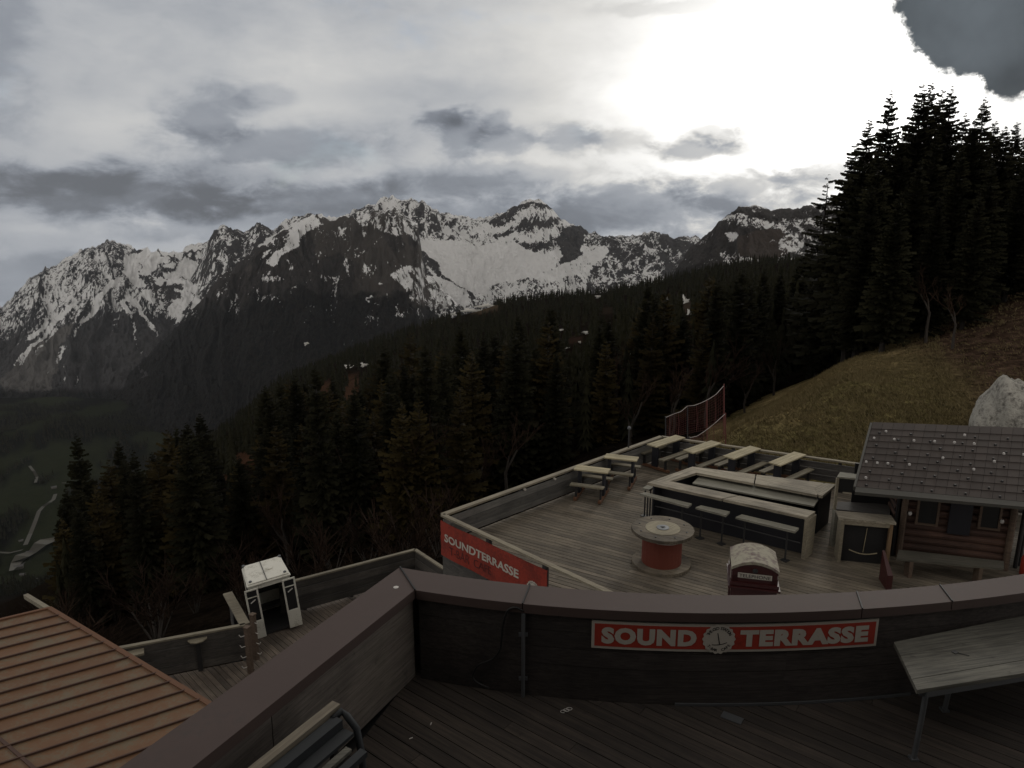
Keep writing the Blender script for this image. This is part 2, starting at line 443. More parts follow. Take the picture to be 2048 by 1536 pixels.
M['rope'] = paint('pale_net_rope', (0.42, 0.38, 0.36), 0.8)


# ------------------------------------------------------------------ numeric noise
_perm = np.random.default_rng(11).random((256, 256))


def vnoise(x, y):
    xi = np.floor(x).astype(int); yi = np.floor(y).astype(int)
    fx = x - xi; fy = y - yi
    fx = fx * fx * (3 - 2 * fx); fy = fy * fy * (3 - 2 * fy)
    a = _perm[xi & 255, yi & 255]; b = _perm[(xi + 1) & 255, yi & 255]
    c = _perm[xi & 255, (yi + 1) & 255]; d = _perm[(xi + 1) & 255, (yi + 1) & 255]
    return (a * (1 - fx) + b * fx) * (1 - fy) + (c * (1 - fx) + d * fx) * fy


def fbm(x, y, oct=5, rough=0.5):
    s = 0; a = 1.0; t = 0
    for o in range(oct):
        s = s + a * (vnoise(x * 2 ** o + 13.7 * o, y * 2 ** o + 7.1 * o) - 0.5); t += a; a *= rough
    return s / t * 2


def ridged(x, y, oct=5, rough=0.55):
    s = 0; a = 1.0; t = 0
    for o in range(oct):
        s = s + a * (1 - 2 * np.abs(vnoise(x * 2 ** o + 3.7 * o, y * 2 ** o + 17.1 * o) - 0.5)); t += a; a *= rough
    return s / t * 2 - 1


def sstep(v, a, b):
    t = np.clip((v - a) / (b - a), 0, 1); return t * t * (3 - 2 * t)


def inpoly(x, y, poly):
    r = np.zeros(np.shape(x), bool); n = len(poly)
    for i in range(n):
        x0, y0 = poly[i]; x1, y1 = poly[(i + 1) % n]
        c = ((y0 > y) != (y1 > y)) & (x < (x1 - x0) * (y - y0) / (y1 - y0 + 1e-9) + x0)
        r ^= c
    return r


def grid_mesh(name, Xg, Yg, Zg, attrs, mat, smooth=True, cols=None):
    nr, nc = Xg.shape
    me = D.meshes.new(name)
    co = np.stack([Xg, Yg, Zg], -1).reshape(-1, 3)
    i = np.arange(nr * nc).reshape(nr, nc)
    q = np.stack([i[:-1, :-1], i[:-1, 1:], i[1:, 1:], i[1:, :-1]], -1).reshape(-1, 4)
    me.vertices.add(len(co)); me.vertices.foreach_set('co', co.ravel())
    me.loops.add(q.size); me.loops.foreach_set('vertex_index', q.ravel().astype(np.int32))
    me.polygons.add(len(q)); me.polygons.foreach_set('loop_start', np.arange(0, q.size, 4, dtype=np.int32))
    me.polygons.foreach_set('loop_total', np.full(len(q), 4, np.int32))
    me.update(calc_edges=True)
    me.polygons.foreach_set('use_smooth', np.full(len(q), smooth))
    for k, v in attrs.items():
        a = me.attributes.new(k, 'FLOAT', 'POINT'); a.data.foreach_set('value', v.ravel().astype(np.float32))
    if cols is not None:
        a = me.attributes.new('ground', 'FLOAT_COLOR', 'POINT')
        c4 = np.concatenate([cols, np.ones(cols.shape[:-1] + (1,))], -1)
        a.data.foreach_set('color', c4.ravel().astype(np.float32))
    me.materials.append(mat); me.update()
    return me


# ------------------------------------------------------------------ mountains
def rock_material(name, rock1, rock2, scree, scale):
    m, t, b = mat_base(name)
    tc = t.node('ShaderNodeTexCoord')
    n1 = t.noise(tc.outputs['Object'], 0.006 * scale, 9, 0.68, 0.5)
    mp = t.node('ShaderNodeMapping'); t.l.new(tc.outputs['Object'], mp.inputs[0]); mp.inputs['Scale'].default_value = (1.2, 1.2, 0.2)
    n2 = t.noise(mp.outputs[0], 0.022 * scale, 8, 0.7, 0.9)
    n3 = t.noise(tc.outputs['Object'], 0.05 * scale, 5, 0.7)
    a = t.node('ShaderNodeAttribute', attribute_name='snow').outputs['Fac']
    s = t.node('ShaderNodeAttribute', attribute_name='scree').outputs['Fac']
    f = t.node('ShaderNodeAttribute', attribute_name='wood').outputs['Fac']
    mp5 = t.node('ShaderNodeMapping'); t.l.new(tc.outputs['Object'], mp5.inputs[0]); mp5.inputs['Scale'].default_value = (1, 1, 0.3)
    n5 = t.noise(mp5.outputs[0], 0.06 * scale, 6, 0.75, 0.8)
    rock = t.mix(t.step(t.add(t.mul(n2, 0.45), t.mul(n5, 0.55)), 0.38, 0.62), rock1, rock2)
    rock = t.mix(s, rock, scree)
    wd = t.mix(t.step(n3, 0.4, 0.6), (0.003, 0.003, 0.0025), (0.014, 0.011, 0.0085))
    rock = t.mix(t.step(t.add(f, t.mul(t.sub(n1, 0.5), 0.8)), 0.35, 0.65), rock, wd)
    mp4 = t.node('ShaderNodeMapping'); t.l.new(tc.outputs['Object'], mp4.inputs[0]); mp4.inputs['Scale'].default_value = (1.3, 1.3, 0.22)
    n4 = t.noise(mp4.outputs[0], 0.075 * scale, 5, 0.75, 0.6)
    v = t.add(a, t.add(t.mul(t.sub(n2, 0.5), 0.95), t.add(t.mul(t.sub(n1, 0.5), 0.3), t.mul(t.sub(n4, 0.5), 0.85))))
    sn = t.step(v, 0.47, 0.53)
    col = t.mix(sn, rock, (0.93, 0.93, 0.93))
    t.l.new(col, b.inputs['Base Color']); b.inputs['Roughness'].default_value = 0.9; b.inputs['Specular IOR Level'].default_value = 0.08
    bump(t, b, t.add(n2, t.add(t.mul(n4, 0.6), t.mul(n3, 0.5))), 1.0, 22.0 / scale)
    return m


def interp(pts, x):
    xs = [q[0] for q in pts]; ys = [q[1] for q in pts]
    return np.interp(x, xs, ys)


def mountain(name, ridge, foot, Yr, Yf, mat, snowf, nx=1000, nt=230, x0=-500, x1=2500, amp=60.0, jag=3.0, fx=0.012, seed=0, bulge=0.15, gully=1.0):
    xs = np.linspace(x0, x1, nx); ts = np.concatenate([np.linspace(-0.45, -0.03, 9), np.linspace(0, 1, nt)])
    X, T = np.meshgrid(xs, ts)
    yr = interp(ridge, X); yf = interp(foot, X)
    Tp = np.clip(T, 0, 1)
    ypx = yr + (yf - yr) * Tp
    yrd = Yr if not callable(Yr) else Yr(X)
    Y = yrd + (Yf - yrd) * (Tp ** (1.0 - bulge)) + np.where(T < 0, -T, 0) * 3000
    sx = X + seed * 97.0
    # jagged skyline
    j = jag * (fbm(sx * 0.07, X * 0 + seed, 5, 0.7) * 2.0 + ridged(sx * 0.035, X * 0 + 3 + seed, 4) * 1.3)
    ypx = ypx - j * np.exp(-Tp * 10)
    z = Y * np.tan(np.arctan((CY - ypx) / F) - P)
    z = z - np.where(T < 0, -T, 0) * 2200
    env = sstep(Tp, 0.0, 0.07)
    warp = fbm(sx * 0.01, Tp * 3 + seed, 4) * 3
    g = ridged(sx * fx * 1.6 + warp * 0.5, Tp * 1.7 + seed * 3.1, 6, 0.6) * gully
    g2 = fbm(sx * 0.06, Tp * 16 + seed, 5, 0.6)
    h = amp * (g + 0.45 * g2) * env
    fine = fbm(sx * 0.22 + 3, Tp * 55 + seed, 4, 0.6)
    h = h + amp * 0.16 * fine * env
    z = z + h
    gh = np.gradient(h, axis=1) / (xs[1] - xs[0]); gs = np.clip(gh / (np.std(gh) + 1e-6), -2.5, 2.5)
    Y2 = Y - h * 0.6
    Xw = (X - CX) * (Y2 * cp - z * sp) / F
    # picture position of the displaced surface, for the snow map
    d = Y2 * cp - z * sp
    yp = CY - F * (Y2 * sp + z * cp) / d
    jx = fbm(X / 38 + 5, yp / 26 + seed, 5, 0.62) * 15; jy = fbm(X / 38 + 31, yp / 26 + seed + 9, 5, 0.62) * 9
    sn, sc, wd = snowf(X + jx, yp + jy, Tp, g, g2)
    sn = sn + np.where(sn > 0.2, gs * 0.075 - np.abs(gs) * 0.03 + fine * 0.10, 0) * (1 - sstep(sn, 0.8, 0.95) * 0.8)
    me = grid_mesh(name, Xw, Y2, z, {'snow': sn, 'scree': sc, 'wood': wd}, mat)
    return struct(name, me)


rockA = rock_material('rock_far_left', (0.024, 0.024, 0.027), (0.065, 0.062, 0.066), (0.15, 0.142, 0.135), 0.55)
rockB = rock_material('rock_far_centre', (0.025, 0.024, 0.027), (0.065, 0.060, 0.060), (0.09, 0.08, 0.07), 0.6)
rockC = rock_material('rock_buttress', (0.015, 0.013, 0.013), (0.050, 0.043, 0.040), (0.066, 0.057, 0.050), 1.0)
rockD = rock_material('rock_right', (0.018, 0.017, 0.018), (0.048, 0.043, 0.040), (0.060, 0.046, 0.038), 1.3)


def snowA(x, y, t, g, g2):
    s = 0.56 - sstep(y, 560, 740) * 0.36 + 0 * x
    s = s - g * 0.16 - g2 * 0.10
    # streaks down the face
    u = x + (y - 500) * 0.55
    st = ridged(u * 0.035, y * 0.004, 3)
    s = s + np.where(x < 260, (st - 0.1) * 0.28 * sstep(y, 540, 700), 0)
    dark = inpoly(x, y, [(120, 660), (240, 620), (350, 650), (330, 770), (160, 800), (110, 730)])
    s = s - dark * 0.22
    b = inpoly(x, y, [(245, 545), (262, 500), (420, 495), (450, 540), (360, 645), (320, 615)])
    s = np.where(b, 0.95 - (ridged(x * 0.03, y * 0.03, 3) > 0.5) * 0.55, s)
    lob = inpoly(x, y, [(0, 760), (60, 700), (150, 640), (120, 700), (95, 800), (0, 790)])
    s = np.where(lob, s - 0.26, s)
    for (xa, ya, xb, yb, w) in [(150, 600, 20, 745, 7), (135, 690, 80, 760, 6), (118, 655, 62, 720, 5), (230, 560, 130, 690, 8), (95, 640, 40, 690, 6), (260, 590, 330, 690, 6), (380, 520, 350, 640, 18),
                                (125, 720, 130, 790, 4), (150, 735, 158, 790, 4), (250, 600, 290, 720, 5)]:
        dx, dy = xb - xa, yb - ya; L = math.hypot(dx, dy)
        k = ((x - xa) * dx + (y - ya) * dy) / L; p = np.abs((x - xa) * dy - (y - ya) * dx) / L + fbm(x * .05, y * .05, 3) * 4
        s = s + 0.5 * (1 - sstep(p, w * .4, w)) * sstep(k, -5, 10) * (1 - sstep(k, L - 20, L))
    sc = lob * 0.9 + sstep(y, 600, 700) * 0.2
    s = s - sstep(y, 765, 785) * 0.8
    wd = sstep(y, 740, 810) * 0.9
    return s, sc, wd


def snowB(x, y, t, g, g2):
    s = 0.64 - g * 0.20 - g2 * 0.12 + 0 * x
    bowl = inpoly(x, y, [(815, 497), (850, 478), (905, 480), (960, 492), (1015, 486), (1070, 490), (1118, 500), (1112, 528), (1060, 552), (1010, 562), (960, 590), (880, 600), (845, 540)])
    s = np.where(bowl, 0.95, s)
    u = x * 0.75 - y; st = ridged(u * 0.03, (x + y) * 0.006, 3)
    lowl = inpoly(x, y, [(815, 500), (845, 500), (900, 560), (960, 600), (880, 640), (840, 570)])
    s = np.where(lowl, 0.78 - (st > 0.1) * 0.42, s)
    band = np.sin(y * 0.16 + fbm(x * 0.02, y * 0.02, 3) * 5 + x * 0.012)
    pk = inpoly(x, y, [(960, 450), (1080, 395), (1230, 470), (1230, 510), (1120, 520), (1000, 480)])
    s = np.where(pk, 0.52 + band * 0.20 - g2 * 0.15, s)
    crag = inpoly(x, y, [(1115, 480), (1140, 455), (1175, 470), (1160, 510), (1122, 530)])
    s = np.where(crag, 0.26 - g2 * 0.2, s)
    tongue = inpoly(x, y, [(1060, 552), (1120, 530), (1215, 490), (1225, 505), (1170, 545), (1090, 565)])
    s = np.where(tongue, 0.82 + band * 0.12, s)
    lowr = (x > 1175) & ~tongue
    st2 = ridged((x * 1.0 - y * 0.6) * 0.035, y * 0.006, 4)
    s = np.where(lowr, 0.40 + st2 * 0.24 - g2 * 0.15, s)
    left = x < 640
    s = np.where(left, 0.50 - g * 0.25 - g2 * 0.2, s)
    ms = inpoly(x, y, [(520, 490), (560, 462), (632, 428), (640, 440), (600, 480), (560, 520), (530, 520)])
    s = np.where(ms, 0.85, s)
    top = inpoly(x, y, [(705, 440), (720, 415), (785, 388), (900, 430), (940, 440), (905, 480), (830, 480), (720, 470)])
    s = np.where(top, 0.60 - g * 0.2 - g2 * 0.28, s)
    return s, np.zeros_like(x) + 0.1, np.zeros_like(x)


def snowC(x, y, t, g, g2):
    s = 0.30 - sstep(y, 480, 700) * 0.22 - g * 0.10 + g2 * 0.05 + 0 * x
    up = inpoly(x, y, [(520, 520), (560, 465), (630, 430), (640, 445), (615, 480), (570, 520), (545, 530)])
    s = np.where(up, 0.66 - (ridged((x + y) * 0.03, (x - y) * 0.008, 3) > .25) * .4, s)
    tp = inpoly(x, y, [(705, 432), (760, 405), (850, 410), (835, 455), (790, 470), (720, 450)])
    s = np.where(tp, 0.50 - g2 * .3, s)
    sp_ = fbm(x * 0.045, y * 0.045, 4, 0.6) + 0.3 * fbm(x * 0.3, y * 0.3, 2)
    m = (y > 455) & (y < 720)
    s = s + np.where(m, (sp_ > 0.36) * 0.34 * (1 - sstep(y, 560, 690) * 0.4), 0)
    st = ridged((x * 0.9 - y) * 0.03, (x + y) * 0.005, 3)
    lr = inpoly(x, y, [(820, 530), (850, 540), (940, 630), (860, 650), (760, 560)])
    s = s + lr * (st > 0.35) * 0.35
    sc = (fbm(x * 0.012, y * 0.005, 4) > 0.1) * 0.8 + 0.2
    wd = sstep(y + fbm(x * 0.02, y * 0.02, 4) * 60, 520, 660) * 0.95
    return s, sc * 1.0, wd


def snowD(x, y, t, g, g2):
    band = np.sin((y - x * 0.12) * 0.13 + fbm(x * 0.02, y * 0.02, 3) * 6)
    s = 0.36 + band * 0.18 - g2 * 0.22 + 0 * x
    s = s - (x < 1440) * 0.22
    br = inpoly(x, y, [(1480, 470), (1560, 455), (1600, 500), (1540, 520), (1480, 510)])
    s = s - br * 0.25
    lr = (x > 1560) & (y > 450)
    st = ridged((x * 1.0 - y * 1.2) * 0.03, 0 * y, 3)
    s = np.where(lr, 0.42 + st * 0.22 - g2 * 0.1, s)
    return s, br * 1.0 + 0.15, sstep(y, 500, 560) * 0.8


ridgeA = [(-500, 640), (-150, 590), (-30, 600), (0, 612), (22, 598), (60, 560), (95, 537), (150, 508), (185, 490), (225, 480), (250, 492), (285, 499), (330, 507), (380, 497), (415, 484), (450, 470), (520, 470), (700, 480), (2500, 520)]
ridgeB = [(-500, 560), (200, 560), (380, 560), (412, 500), (428, 462), (448, 449), (470, 460), (488, 464), (512, 449), (545, 456), (590, 436), (612, 426), (630, 432), (690, 432), (712, 420), (750, 404), (778, 397),
          (785, 389), (793, 399), (850, 404), (880, 425), (940, 434), (985, 434), (1030, 413), (1060, 402), (1082, 398), (1102, 415), (1116, 436), (1150, 452), (1185, 466), (1220, 474), (1262, 472),
          (1290, 464), (1312, 463), (1345, 476), (1400, 478), (1500, 470), (2500, 470)]
ridgeC = [(-500, 1000), (60, 905), (130, 850), (200, 790), (270, 735), (340, 668), (400, 605), (440, 553), (480, 527), (540, 478), (600, 446), (635, 431), (662, 439), (690, 432), (712, 438), (740, 430), (790, 418),
          (835, 445), (828, 470), (832, 520), (850, 545), (890, 585), (930, 620), (1000, 680), (1200, 760), (2500, 900)]
ridgeC = sorted(ridgeC, key=lambda q: q[0])
ridgeC = [q for q in ridgeC if q not in ((828, 470), (832, 520))]; ridgeC.insert([q[0] for q in ridgeC].index(835) + 1, (846, 520))
ridgeD = [(-500, 760), (1000, 740), (1250, 640), (1340, 560), (1378, 500), (1410, 470), (1450, 436), (1475, 416), (1502, 412), (1540, 420), (1600, 417), (1622, 409), (1645, 412), (1690, 397), (1760, 372), (1900, 340), (2500, 330)]
mountain('far_mountains', ridgeA, [(-500, 860), (0, 850), (100, 850), (200, 850), (400, 760), (700, 700), (2500, 700)], 6500, 3300, rockA, snowA, x0=-500, x1=760, nx=900, amp=80, jag=5, seed=1)
mountain('central_mountains', ridgeB, [(-500, 800), (400, 720), (860, 640), (1100, 640), (2500, 600)], lambda x: 5600 + 0 * x, 4300, rockB, snowB, x0=300, x1=1560, nx=1100, amp=42, jag=4.0, seed=2)
mountain('dark_buttress', ridgeC, [(-500, 1060), (100, 980), (400, 960), (800, 900), (2500, 1000)], 4000, 2300, rockC, snowC, x0=-200, x1=1250, nx=1000, amp=55, jag=4, seed=3, gully=1.2)
mountain('right_mountain', ridgeD, [(-500, 800), (1300, 640), (2500, 620)], 2700, 1900, rockD, snowD, x0=1100, x1=2500, nx=900, nt=200, amp=22, jag=3.5, seed=4)

# ------------------------------------------------------------------ the ground: one sheet from the station to the valley
TY = [9, 14, 18, 25, 32, 50, 80, 150, 300, 600, 1000, 1400, 2500, 3400]
TX = {-500: [1990, 1700, 1600, 1450, 1380, 1350, 1330, 1300, 1270, 1240, 1210, 1150, 860, 800],
      0: [1950, 1650, 1580, 1450, 1380, 1320, 1280, 1245, 1225, 1215, 1205, 1130, 850, 795],
      130: [1950, 1650, 1560, 1400, 1330, 1270, 1220, 1180, 1150, 1160, 1180, 1130, 850, 792],
      300: [1950, 1620, 1500, 1330, 1260, 1190, 1120, 1060, 1010, 975, 1030, 1130, 900, 800],
      560: [1950, 1600, 1450, 1270, 1200, 1110, 1030, 945, 860, 785, 760, 900, 900, 820],
      800: [1950, 1600, 1400, 1200, 1140, 1060, 990, 905, 805, 715, 665, 800, 900, 820],
      1000: [1950, 1560, 1350, 1140, 1090, 1010, 940, 845, 745, 655, 600, 700, 800, 800],
      1200: [1950, 1520, 1300, 1010, 985, 925, 855, 765, 695, 625, 588, 680, 800, 800],
      1400: [1950, 1500, 1250, 950, 915, 885, 815, 725, 645, 585, 545, 640, 800, 800],
      1500: [1950, 1480, 1220, 938, 835, 840, 795, 705, 615, 560, 525, 620, 800, 800],
      1700: [1950, 1450, 1200, 925, 772, 712, 725, 645, 565, 525, 512, 600, 800, 800],
      1850: [1950, 1450, 1200, 930, 790, 660, 645, 585, 530, 495, 485, 560, 800, 800],
      2048: [1950, 1450, 1200, 925, 765, 590, 562, 540, 500, 475, 462, 520, 800, 800],
      2500: [1950, 1450, 1200, 900, 700, 480, 450, 440, 430, 420, 410, 450, 800, 800]}
gx = np.arange(-500, 2501, 10.0); gl = np.linspace(math.log(9), math.log(3400), 210)
tx = np.array(sorted(TX)); tab = np.array([TX[k] for k in sorted(TX)], float)
tmp = np.array([np.interp(gl, np.log(TY), r) for r in tab])
gy = np.array([np.interp(gx, tx, tmp[:, j]) for j in range(len(gl))])


def blur(a, k, axis):
    w = np.exp(-np.linspace(-2, 2, 2 * k + 1) ** 2); w /= w.sum()
    p = np.pad(a, [(k, k) if i == axis else (0, 0) for i in range(2)], 'edge')
    return np.apply_along_axis(lambda r: np.convolve(r, w, 'valid'), axis, p)


gy = blur(blur(gy, 3, 0), 5, 1)
GX, GL = np.meshgrid(gx, gl); GYd = np.exp(GL)
gz = GYd * np.tan(np.arctan((CY - gy) / F) - P)
gXw = (GX - CX) * (GYd * cp - gz * sp) / F
gz = gz + fbm(gXw / 60 + 50, GYd / 60 + 50, 5) * np.clip(GYd * 0.012, 0.12, 7) + fbm(gXw / 3 + 50, GYd / 3 + 50, 3) * 0.10
gz = gz + fbm(gXw / 320 + 20, GYd / 420 + 20, 5) * 70 * sstep(GYd, 1050, 1500) * (1 - sstep(GYd, 2500, 3100))
gXw = (GX - CX) * (GYd * cp - gz * sp) / F


def ground(x, Y):
    """ground height under picture column x at forward distance Y"""
    i = np.clip((x - gx[0]) / 10.0, 0, len(gx) - 1.001); j = np.clip((math.log(Y) - gl[0]) / (gl[1] - gl[0]), 0, len(gl) - 1.001)
    a, b = int(i), int(j); u, v = i - a, j - b
    return (gz[b, a] * (1 - u) + gz[b, a + 1] * u) * (1 - v) + (gz[b + 1, a] * (1 - u) + gz[b + 1, a + 1] * u) * v


def gpoint(x, Y):
    z = ground(x, Y); return Vector(((x - CX) * (Y * cp - z * sp) / F, Y, z))


d_ = GYd * cp - gz * sp; gpy = CY - F * (GYd * sp + gz * cp) / d_
forest_floor = np.array([0.010, 0.0075, 0.0055]); tan_ = np.array([0.22, 0.170, 0.085]); olive = np.array([0.095, 0.080, 0.036])
brown = np.array([0.058, 0.038, 0.027]); meadow = np.array([0.018, 0.021, 0.011]); vdark = np.array([0.006, 0.006, 0.005])
n1 = fbm(gXw / 9 + 90, GYd / 9 + 90, 5); n2 = fbm(gXw / 2.5 + 90, GYd / 2.5 + 90, 4)
cols = np.zeros(GX.shape + (3,)) + forest_floor
slope = inpoly(GX, gpy, [(1370, 1000), (1420, 850), (1455, 832), (1600, 752), (1720, 690), (1850, 655), (1930, 620), (2100, 560), (2600, 400), (2600, 1000)]) & (GYd < 75)
gm = np.where(slope, 1.0, 0.0)[..., None]
mixg = sstep(n1 + 0.6 * n2, -0.35, 0.45)[..., None]
grass = olive * (1 - mixg) + tan_ * mixg
bm = sstep(GX * 0.9 - (gpy - 700) * 0.35 + n1 * 120, 1560, 1760)[..., None]
grass = grass * (1 - bm) + brown * bm
cols = cols * (1 - gm) + grass * gm
far = sstep(GYd, 900, 1250)[..., None]
vm_ = sstep(fbm(gXw / 150 + 9, GYd / 300 + 9, 5, .6) + 0.55 * np.exp(-((GX - 90) / 60) ** 2 - ((gpy - 1060) / 70) ** 2), -0.02, 0.12)[..., None]
vcol = vdark * (1 - vm_) + meadow * vm_
cols = cols * (1 - far) + vcol * far
CLEAR = [(705, 790, 22, 45, (0.05, 0.028, 0.018)), (500, 915, 40, 14, (0.07, 0.036, 0.022)), (955, 614, 45, 12, (0.07, 0.052, 0.035)), (1215, 622, 16, 9, (0.022, 0.016, 0.011)),
         (1150, 680, 20, 9, (0.028, 0.017, 0.012)), (1372, 610, 12, 20, (0.04, 0.03, 0.022)), (650, 775, 16, 18, (0.045, 0.025, 0.016)), (450, 960, 22, 16, (0.06, 0.033, 0.02))]
for (x, y, a, b, c) in CLEAR:
    r = ((GX - x) / a) ** 2 + ((gpy - y) / b) ** 2 + n1 * 0.5
    k = (1 - sstep(r + fbm(gXw / 14 + 7, GYd / 14 + 7, 4) * .9, 0.5, 1.2))[..., None] * (GYd > 120)[..., None]
    cols = cols * (1 - k) + np.array(c) * k

gmat, gt, gb = mat_base('ground_cover')
ga = gt.node('ShaderNodeAttribute', attribute_name='ground'); gtc = gt.node('ShaderNodeTexCoord')
gn = gt.noise(gtc.outputs['Object'], 1.1, 8, 0.7, 0.4)
mp_ = gt.node('ShaderNodeMapping'); gt.l.new(gtc.outputs['Object'], mp_.inputs[0]); mp_.inputs['Scale'].default_value = (3.5, 1.3, 9.0); mp_.inputs['Rotation'].default_value = (0, 0, 0.6)
gn2 = gt.noise(mp_.outputs[0], 1.6, 6, 0.72, 0.8)
gn3 = gt.noise(gtc.outputs['Object'], 0.03, 6, 0.65)
kk = gt.mul(gt.add(0.35, gt.mul(gt.step(gn, 0.3, 0.7), 1.1)), gt.add(0.5, gt.mul(gt.step(gn2, 0.32, 0.68), 1.0)))
kk = gt.mul(kk, gt.add(0.6, gt.mul(gn3, 0.8)))
vs_ = gt.node('ShaderNodeVectorMath', operation='SCALE'); gt.l.new(ga.outputs['Color'], vs_.inputs[0]); gt.l.new(kk, vs_.inputs['Scale'])
gt.l.new(vs_.outputs[0], gb.inputs['Base Color']); gb.inputs['Roughness'].default_value = 0.95; gb.inputs['Specular IOR Level'].default_value = 0.0
bump(gt, gb, gt.add(gn, gn2), 0.8, 0.12)
struct('ground', grid_mesh('ground', gXw, GYd, gz, {}, gmat, cols=cols))

# a skirt of land far below, out to the horizon
sk = MB(); sk.add([(-40000, -3000, -1700), (40000, -3000, -1700), (40000, 5200, -1700), (-40000, 5200, -1700)], [(0, 1, 2, 3)])
struct('valley_plain', sk.make('valley_plain', paint('far_plain', (0.01, 0.012, 0.01), 0.9, scale=0.001)))

# snow patches lying in the clearings
snowm, st_, sb_ = mat_base('old_snow')
sb_.inputs['Base Color'].default_value = (0.50, 0.49, 0.46, 1); sb_.inputs['Roughness'].default_value = 0.8


def find_Y(x, y):
    col = int(round((x - gx[0]) / 10)); col = max(0, min(len(gx) - 1, col))
    p = gpy[:, col]; best = None
    lim = np.where(GYd[:, col] > 110)[0]
    k = lim[np.argmin(np.abs(p[lim] - y))]
    return float(GYd[k, col])


PATCH = [(705, 735, 20, 8), (728, 731, 9, 5), (940, 622, 26, 4), (975, 612, 24, 4), (908, 629, 7, 3), (1208, 617, 16, 9), (1218, 634, 12, 3), (1196, 594, 7, 3), (1370, 603, 9, 13), (1378, 626, 7, 6),
         (1334, 597, 3, 3), (1174, 655, 6, 3), (1172, 666, 9, 4), (1122, 661, 5, 2), (1134, 696, 7, 4), (1260, 711, 7, 4), (1525, 578, 4, 4), (1553, 535, 5, 3), (1160, 685, 3, 2), (612, 688, 6, 3)]
for n_, (x, y, a, b) in enumerate(PATCH):
    Y = find_Y(x, y) * 0.975; c = PY(x, y, Y); r = random.Random(n_)
    mb = MB(); k = 30; hx = a * Y / F; hz = b * Y / F
    ring = []
    for i in range(k):
        t = 2 * math.pi * i / k; q = r.uniform(0.35, 1.25) * (.8 + .35 * math.sin(t * 3 + n_))
        ring.append((c.x + math.cos(t) * hx * q, c.y + math.sin(t) * hz * q * 1.2, c.z + math.sin(t) * hz * q))
    top = [(v[0], v[1] - 0.5 * Y / 700, v[2] + 0.8 * Y / 700) for v in ring]
    mb.add([(c.x, c.y - 1.0 * Y / 700, c.z + 1.6 * Y / 700)] + top + ring, [(0, 1 + i, 1 + (i + 1) % k) for i in range(k)] + [(1 + i, 1 + k + i, 1 + k + (i + 1) % k, 1 + (i + 1) % k) for i in range(k)])
    struct('snow_patch', mb.make('snow_patch', snowm, True))

# road, gravel yard and houses down in the valley
def strip(name, pts, w, mat, lift=1.5):
    mb = MB(); P3 = []
    for (x, y) in pts:
        Y = find_far(x, y); P3.append(PY(x, y, Y) + Vector((0, 0, lift)))
    L = []
    for i, q in enumerate(P3):
        d = (P3[min(i + 1, len(P3) - 1)] - P3[max(i - 1, 0)]); d.z = 0; d.normalize()
        n = Vector((-d.y, d.x, 0)) * (w[i] if isinstance(w, list) else w) / 2
        L += [q + n, q - n]
    mb.add(L, [(2 * i, 2 * i + 1, 2 * i + 3, 2 * i + 2) for i in range(len(P3) - 1)])
    struct(name, mb.make(name, mat))


def find_far(x, y):
    col = max(0, min(len(gx) - 1, int(round((x - gx[0]) / 10)))); lim = np.where(GYd[:, col] > 1050)[0]
    k = lim[np.argmin(np.abs(gpy[lim, col] - y))]; return float(GYd[k, col])


roadm = paint('pale_road', (0.065, 0.062, 0.05), 0.9, scale=0.02)
gravm = paint('pale_gravel', (0.085, 0.08, 0.064), 0.9, scale=0.02)
strip('road', [(52, 1098), (62, 1075), (72, 1050), (79, 1030), (88, 1020), (100, 1012), (108, 1006), (112, 995)], 9, roadm, 10)
strip('track', [(60, 938), (68, 948), (75, 960), (72, 972)], 7, roadm, 10)
strip('gravel_yard', [(24, 1150), (36, 1132), (46, 1120), (66, 1112), (82, 1096), (98, 1088), (110, 1084)], [8, 24, 34, 22, 34, 40, 10], gravm, 10)
strip('lane', [(-10, 1112), (20, 1114), (46, 1108)], 7, roadm, 10)


# ------------------------------------------------------------------ lettering
def text2d(s, bold=0.0, size=1.0, spacing=1.0):
    cu = D.curves.new('t', 'FONT'); cu.body = s; cu.size = size; cu.offset = bold; cu.resolution_u = 3; cu.space_character = spacing if bold < .05 else 1.12
    ob = D.objects.new('t', cu); C.objects.link(ob)
    bpy.context.view_layer.update()
    me = D.meshes.new_from_object(ob.evaluated_get(bpy.context.evaluated_depsgraph_get()))
    V = [(v.co.x, v.co.y) for v in me.vertices]; Fc = [tuple(p.vertices) for p in me.polygons]
    D.objects.remove(ob); D.curves.remove(cu); D.meshes.remove(me)
    return V, Fc


def put_text(mb, s, u0, u1, v0, v1, fn, bold=0.02, tone=0.5):
    """fit s into the box u0..u1, v0..v1 of the surface fn(u, v)"""
    V, Fc = text2d(s, bold)
    xs = [q[0] for q in V]; ys = [q[1] for q in V]; a, b, c, d = min(xs), max(xs), min(ys), max(ys)
    mb.add([fn(u0 + (x - a) / (b - a) * (u1 - u0), v0 + (y - c) / (d - c) * (v1 - v0)) for x, y in V], Fc, tone)


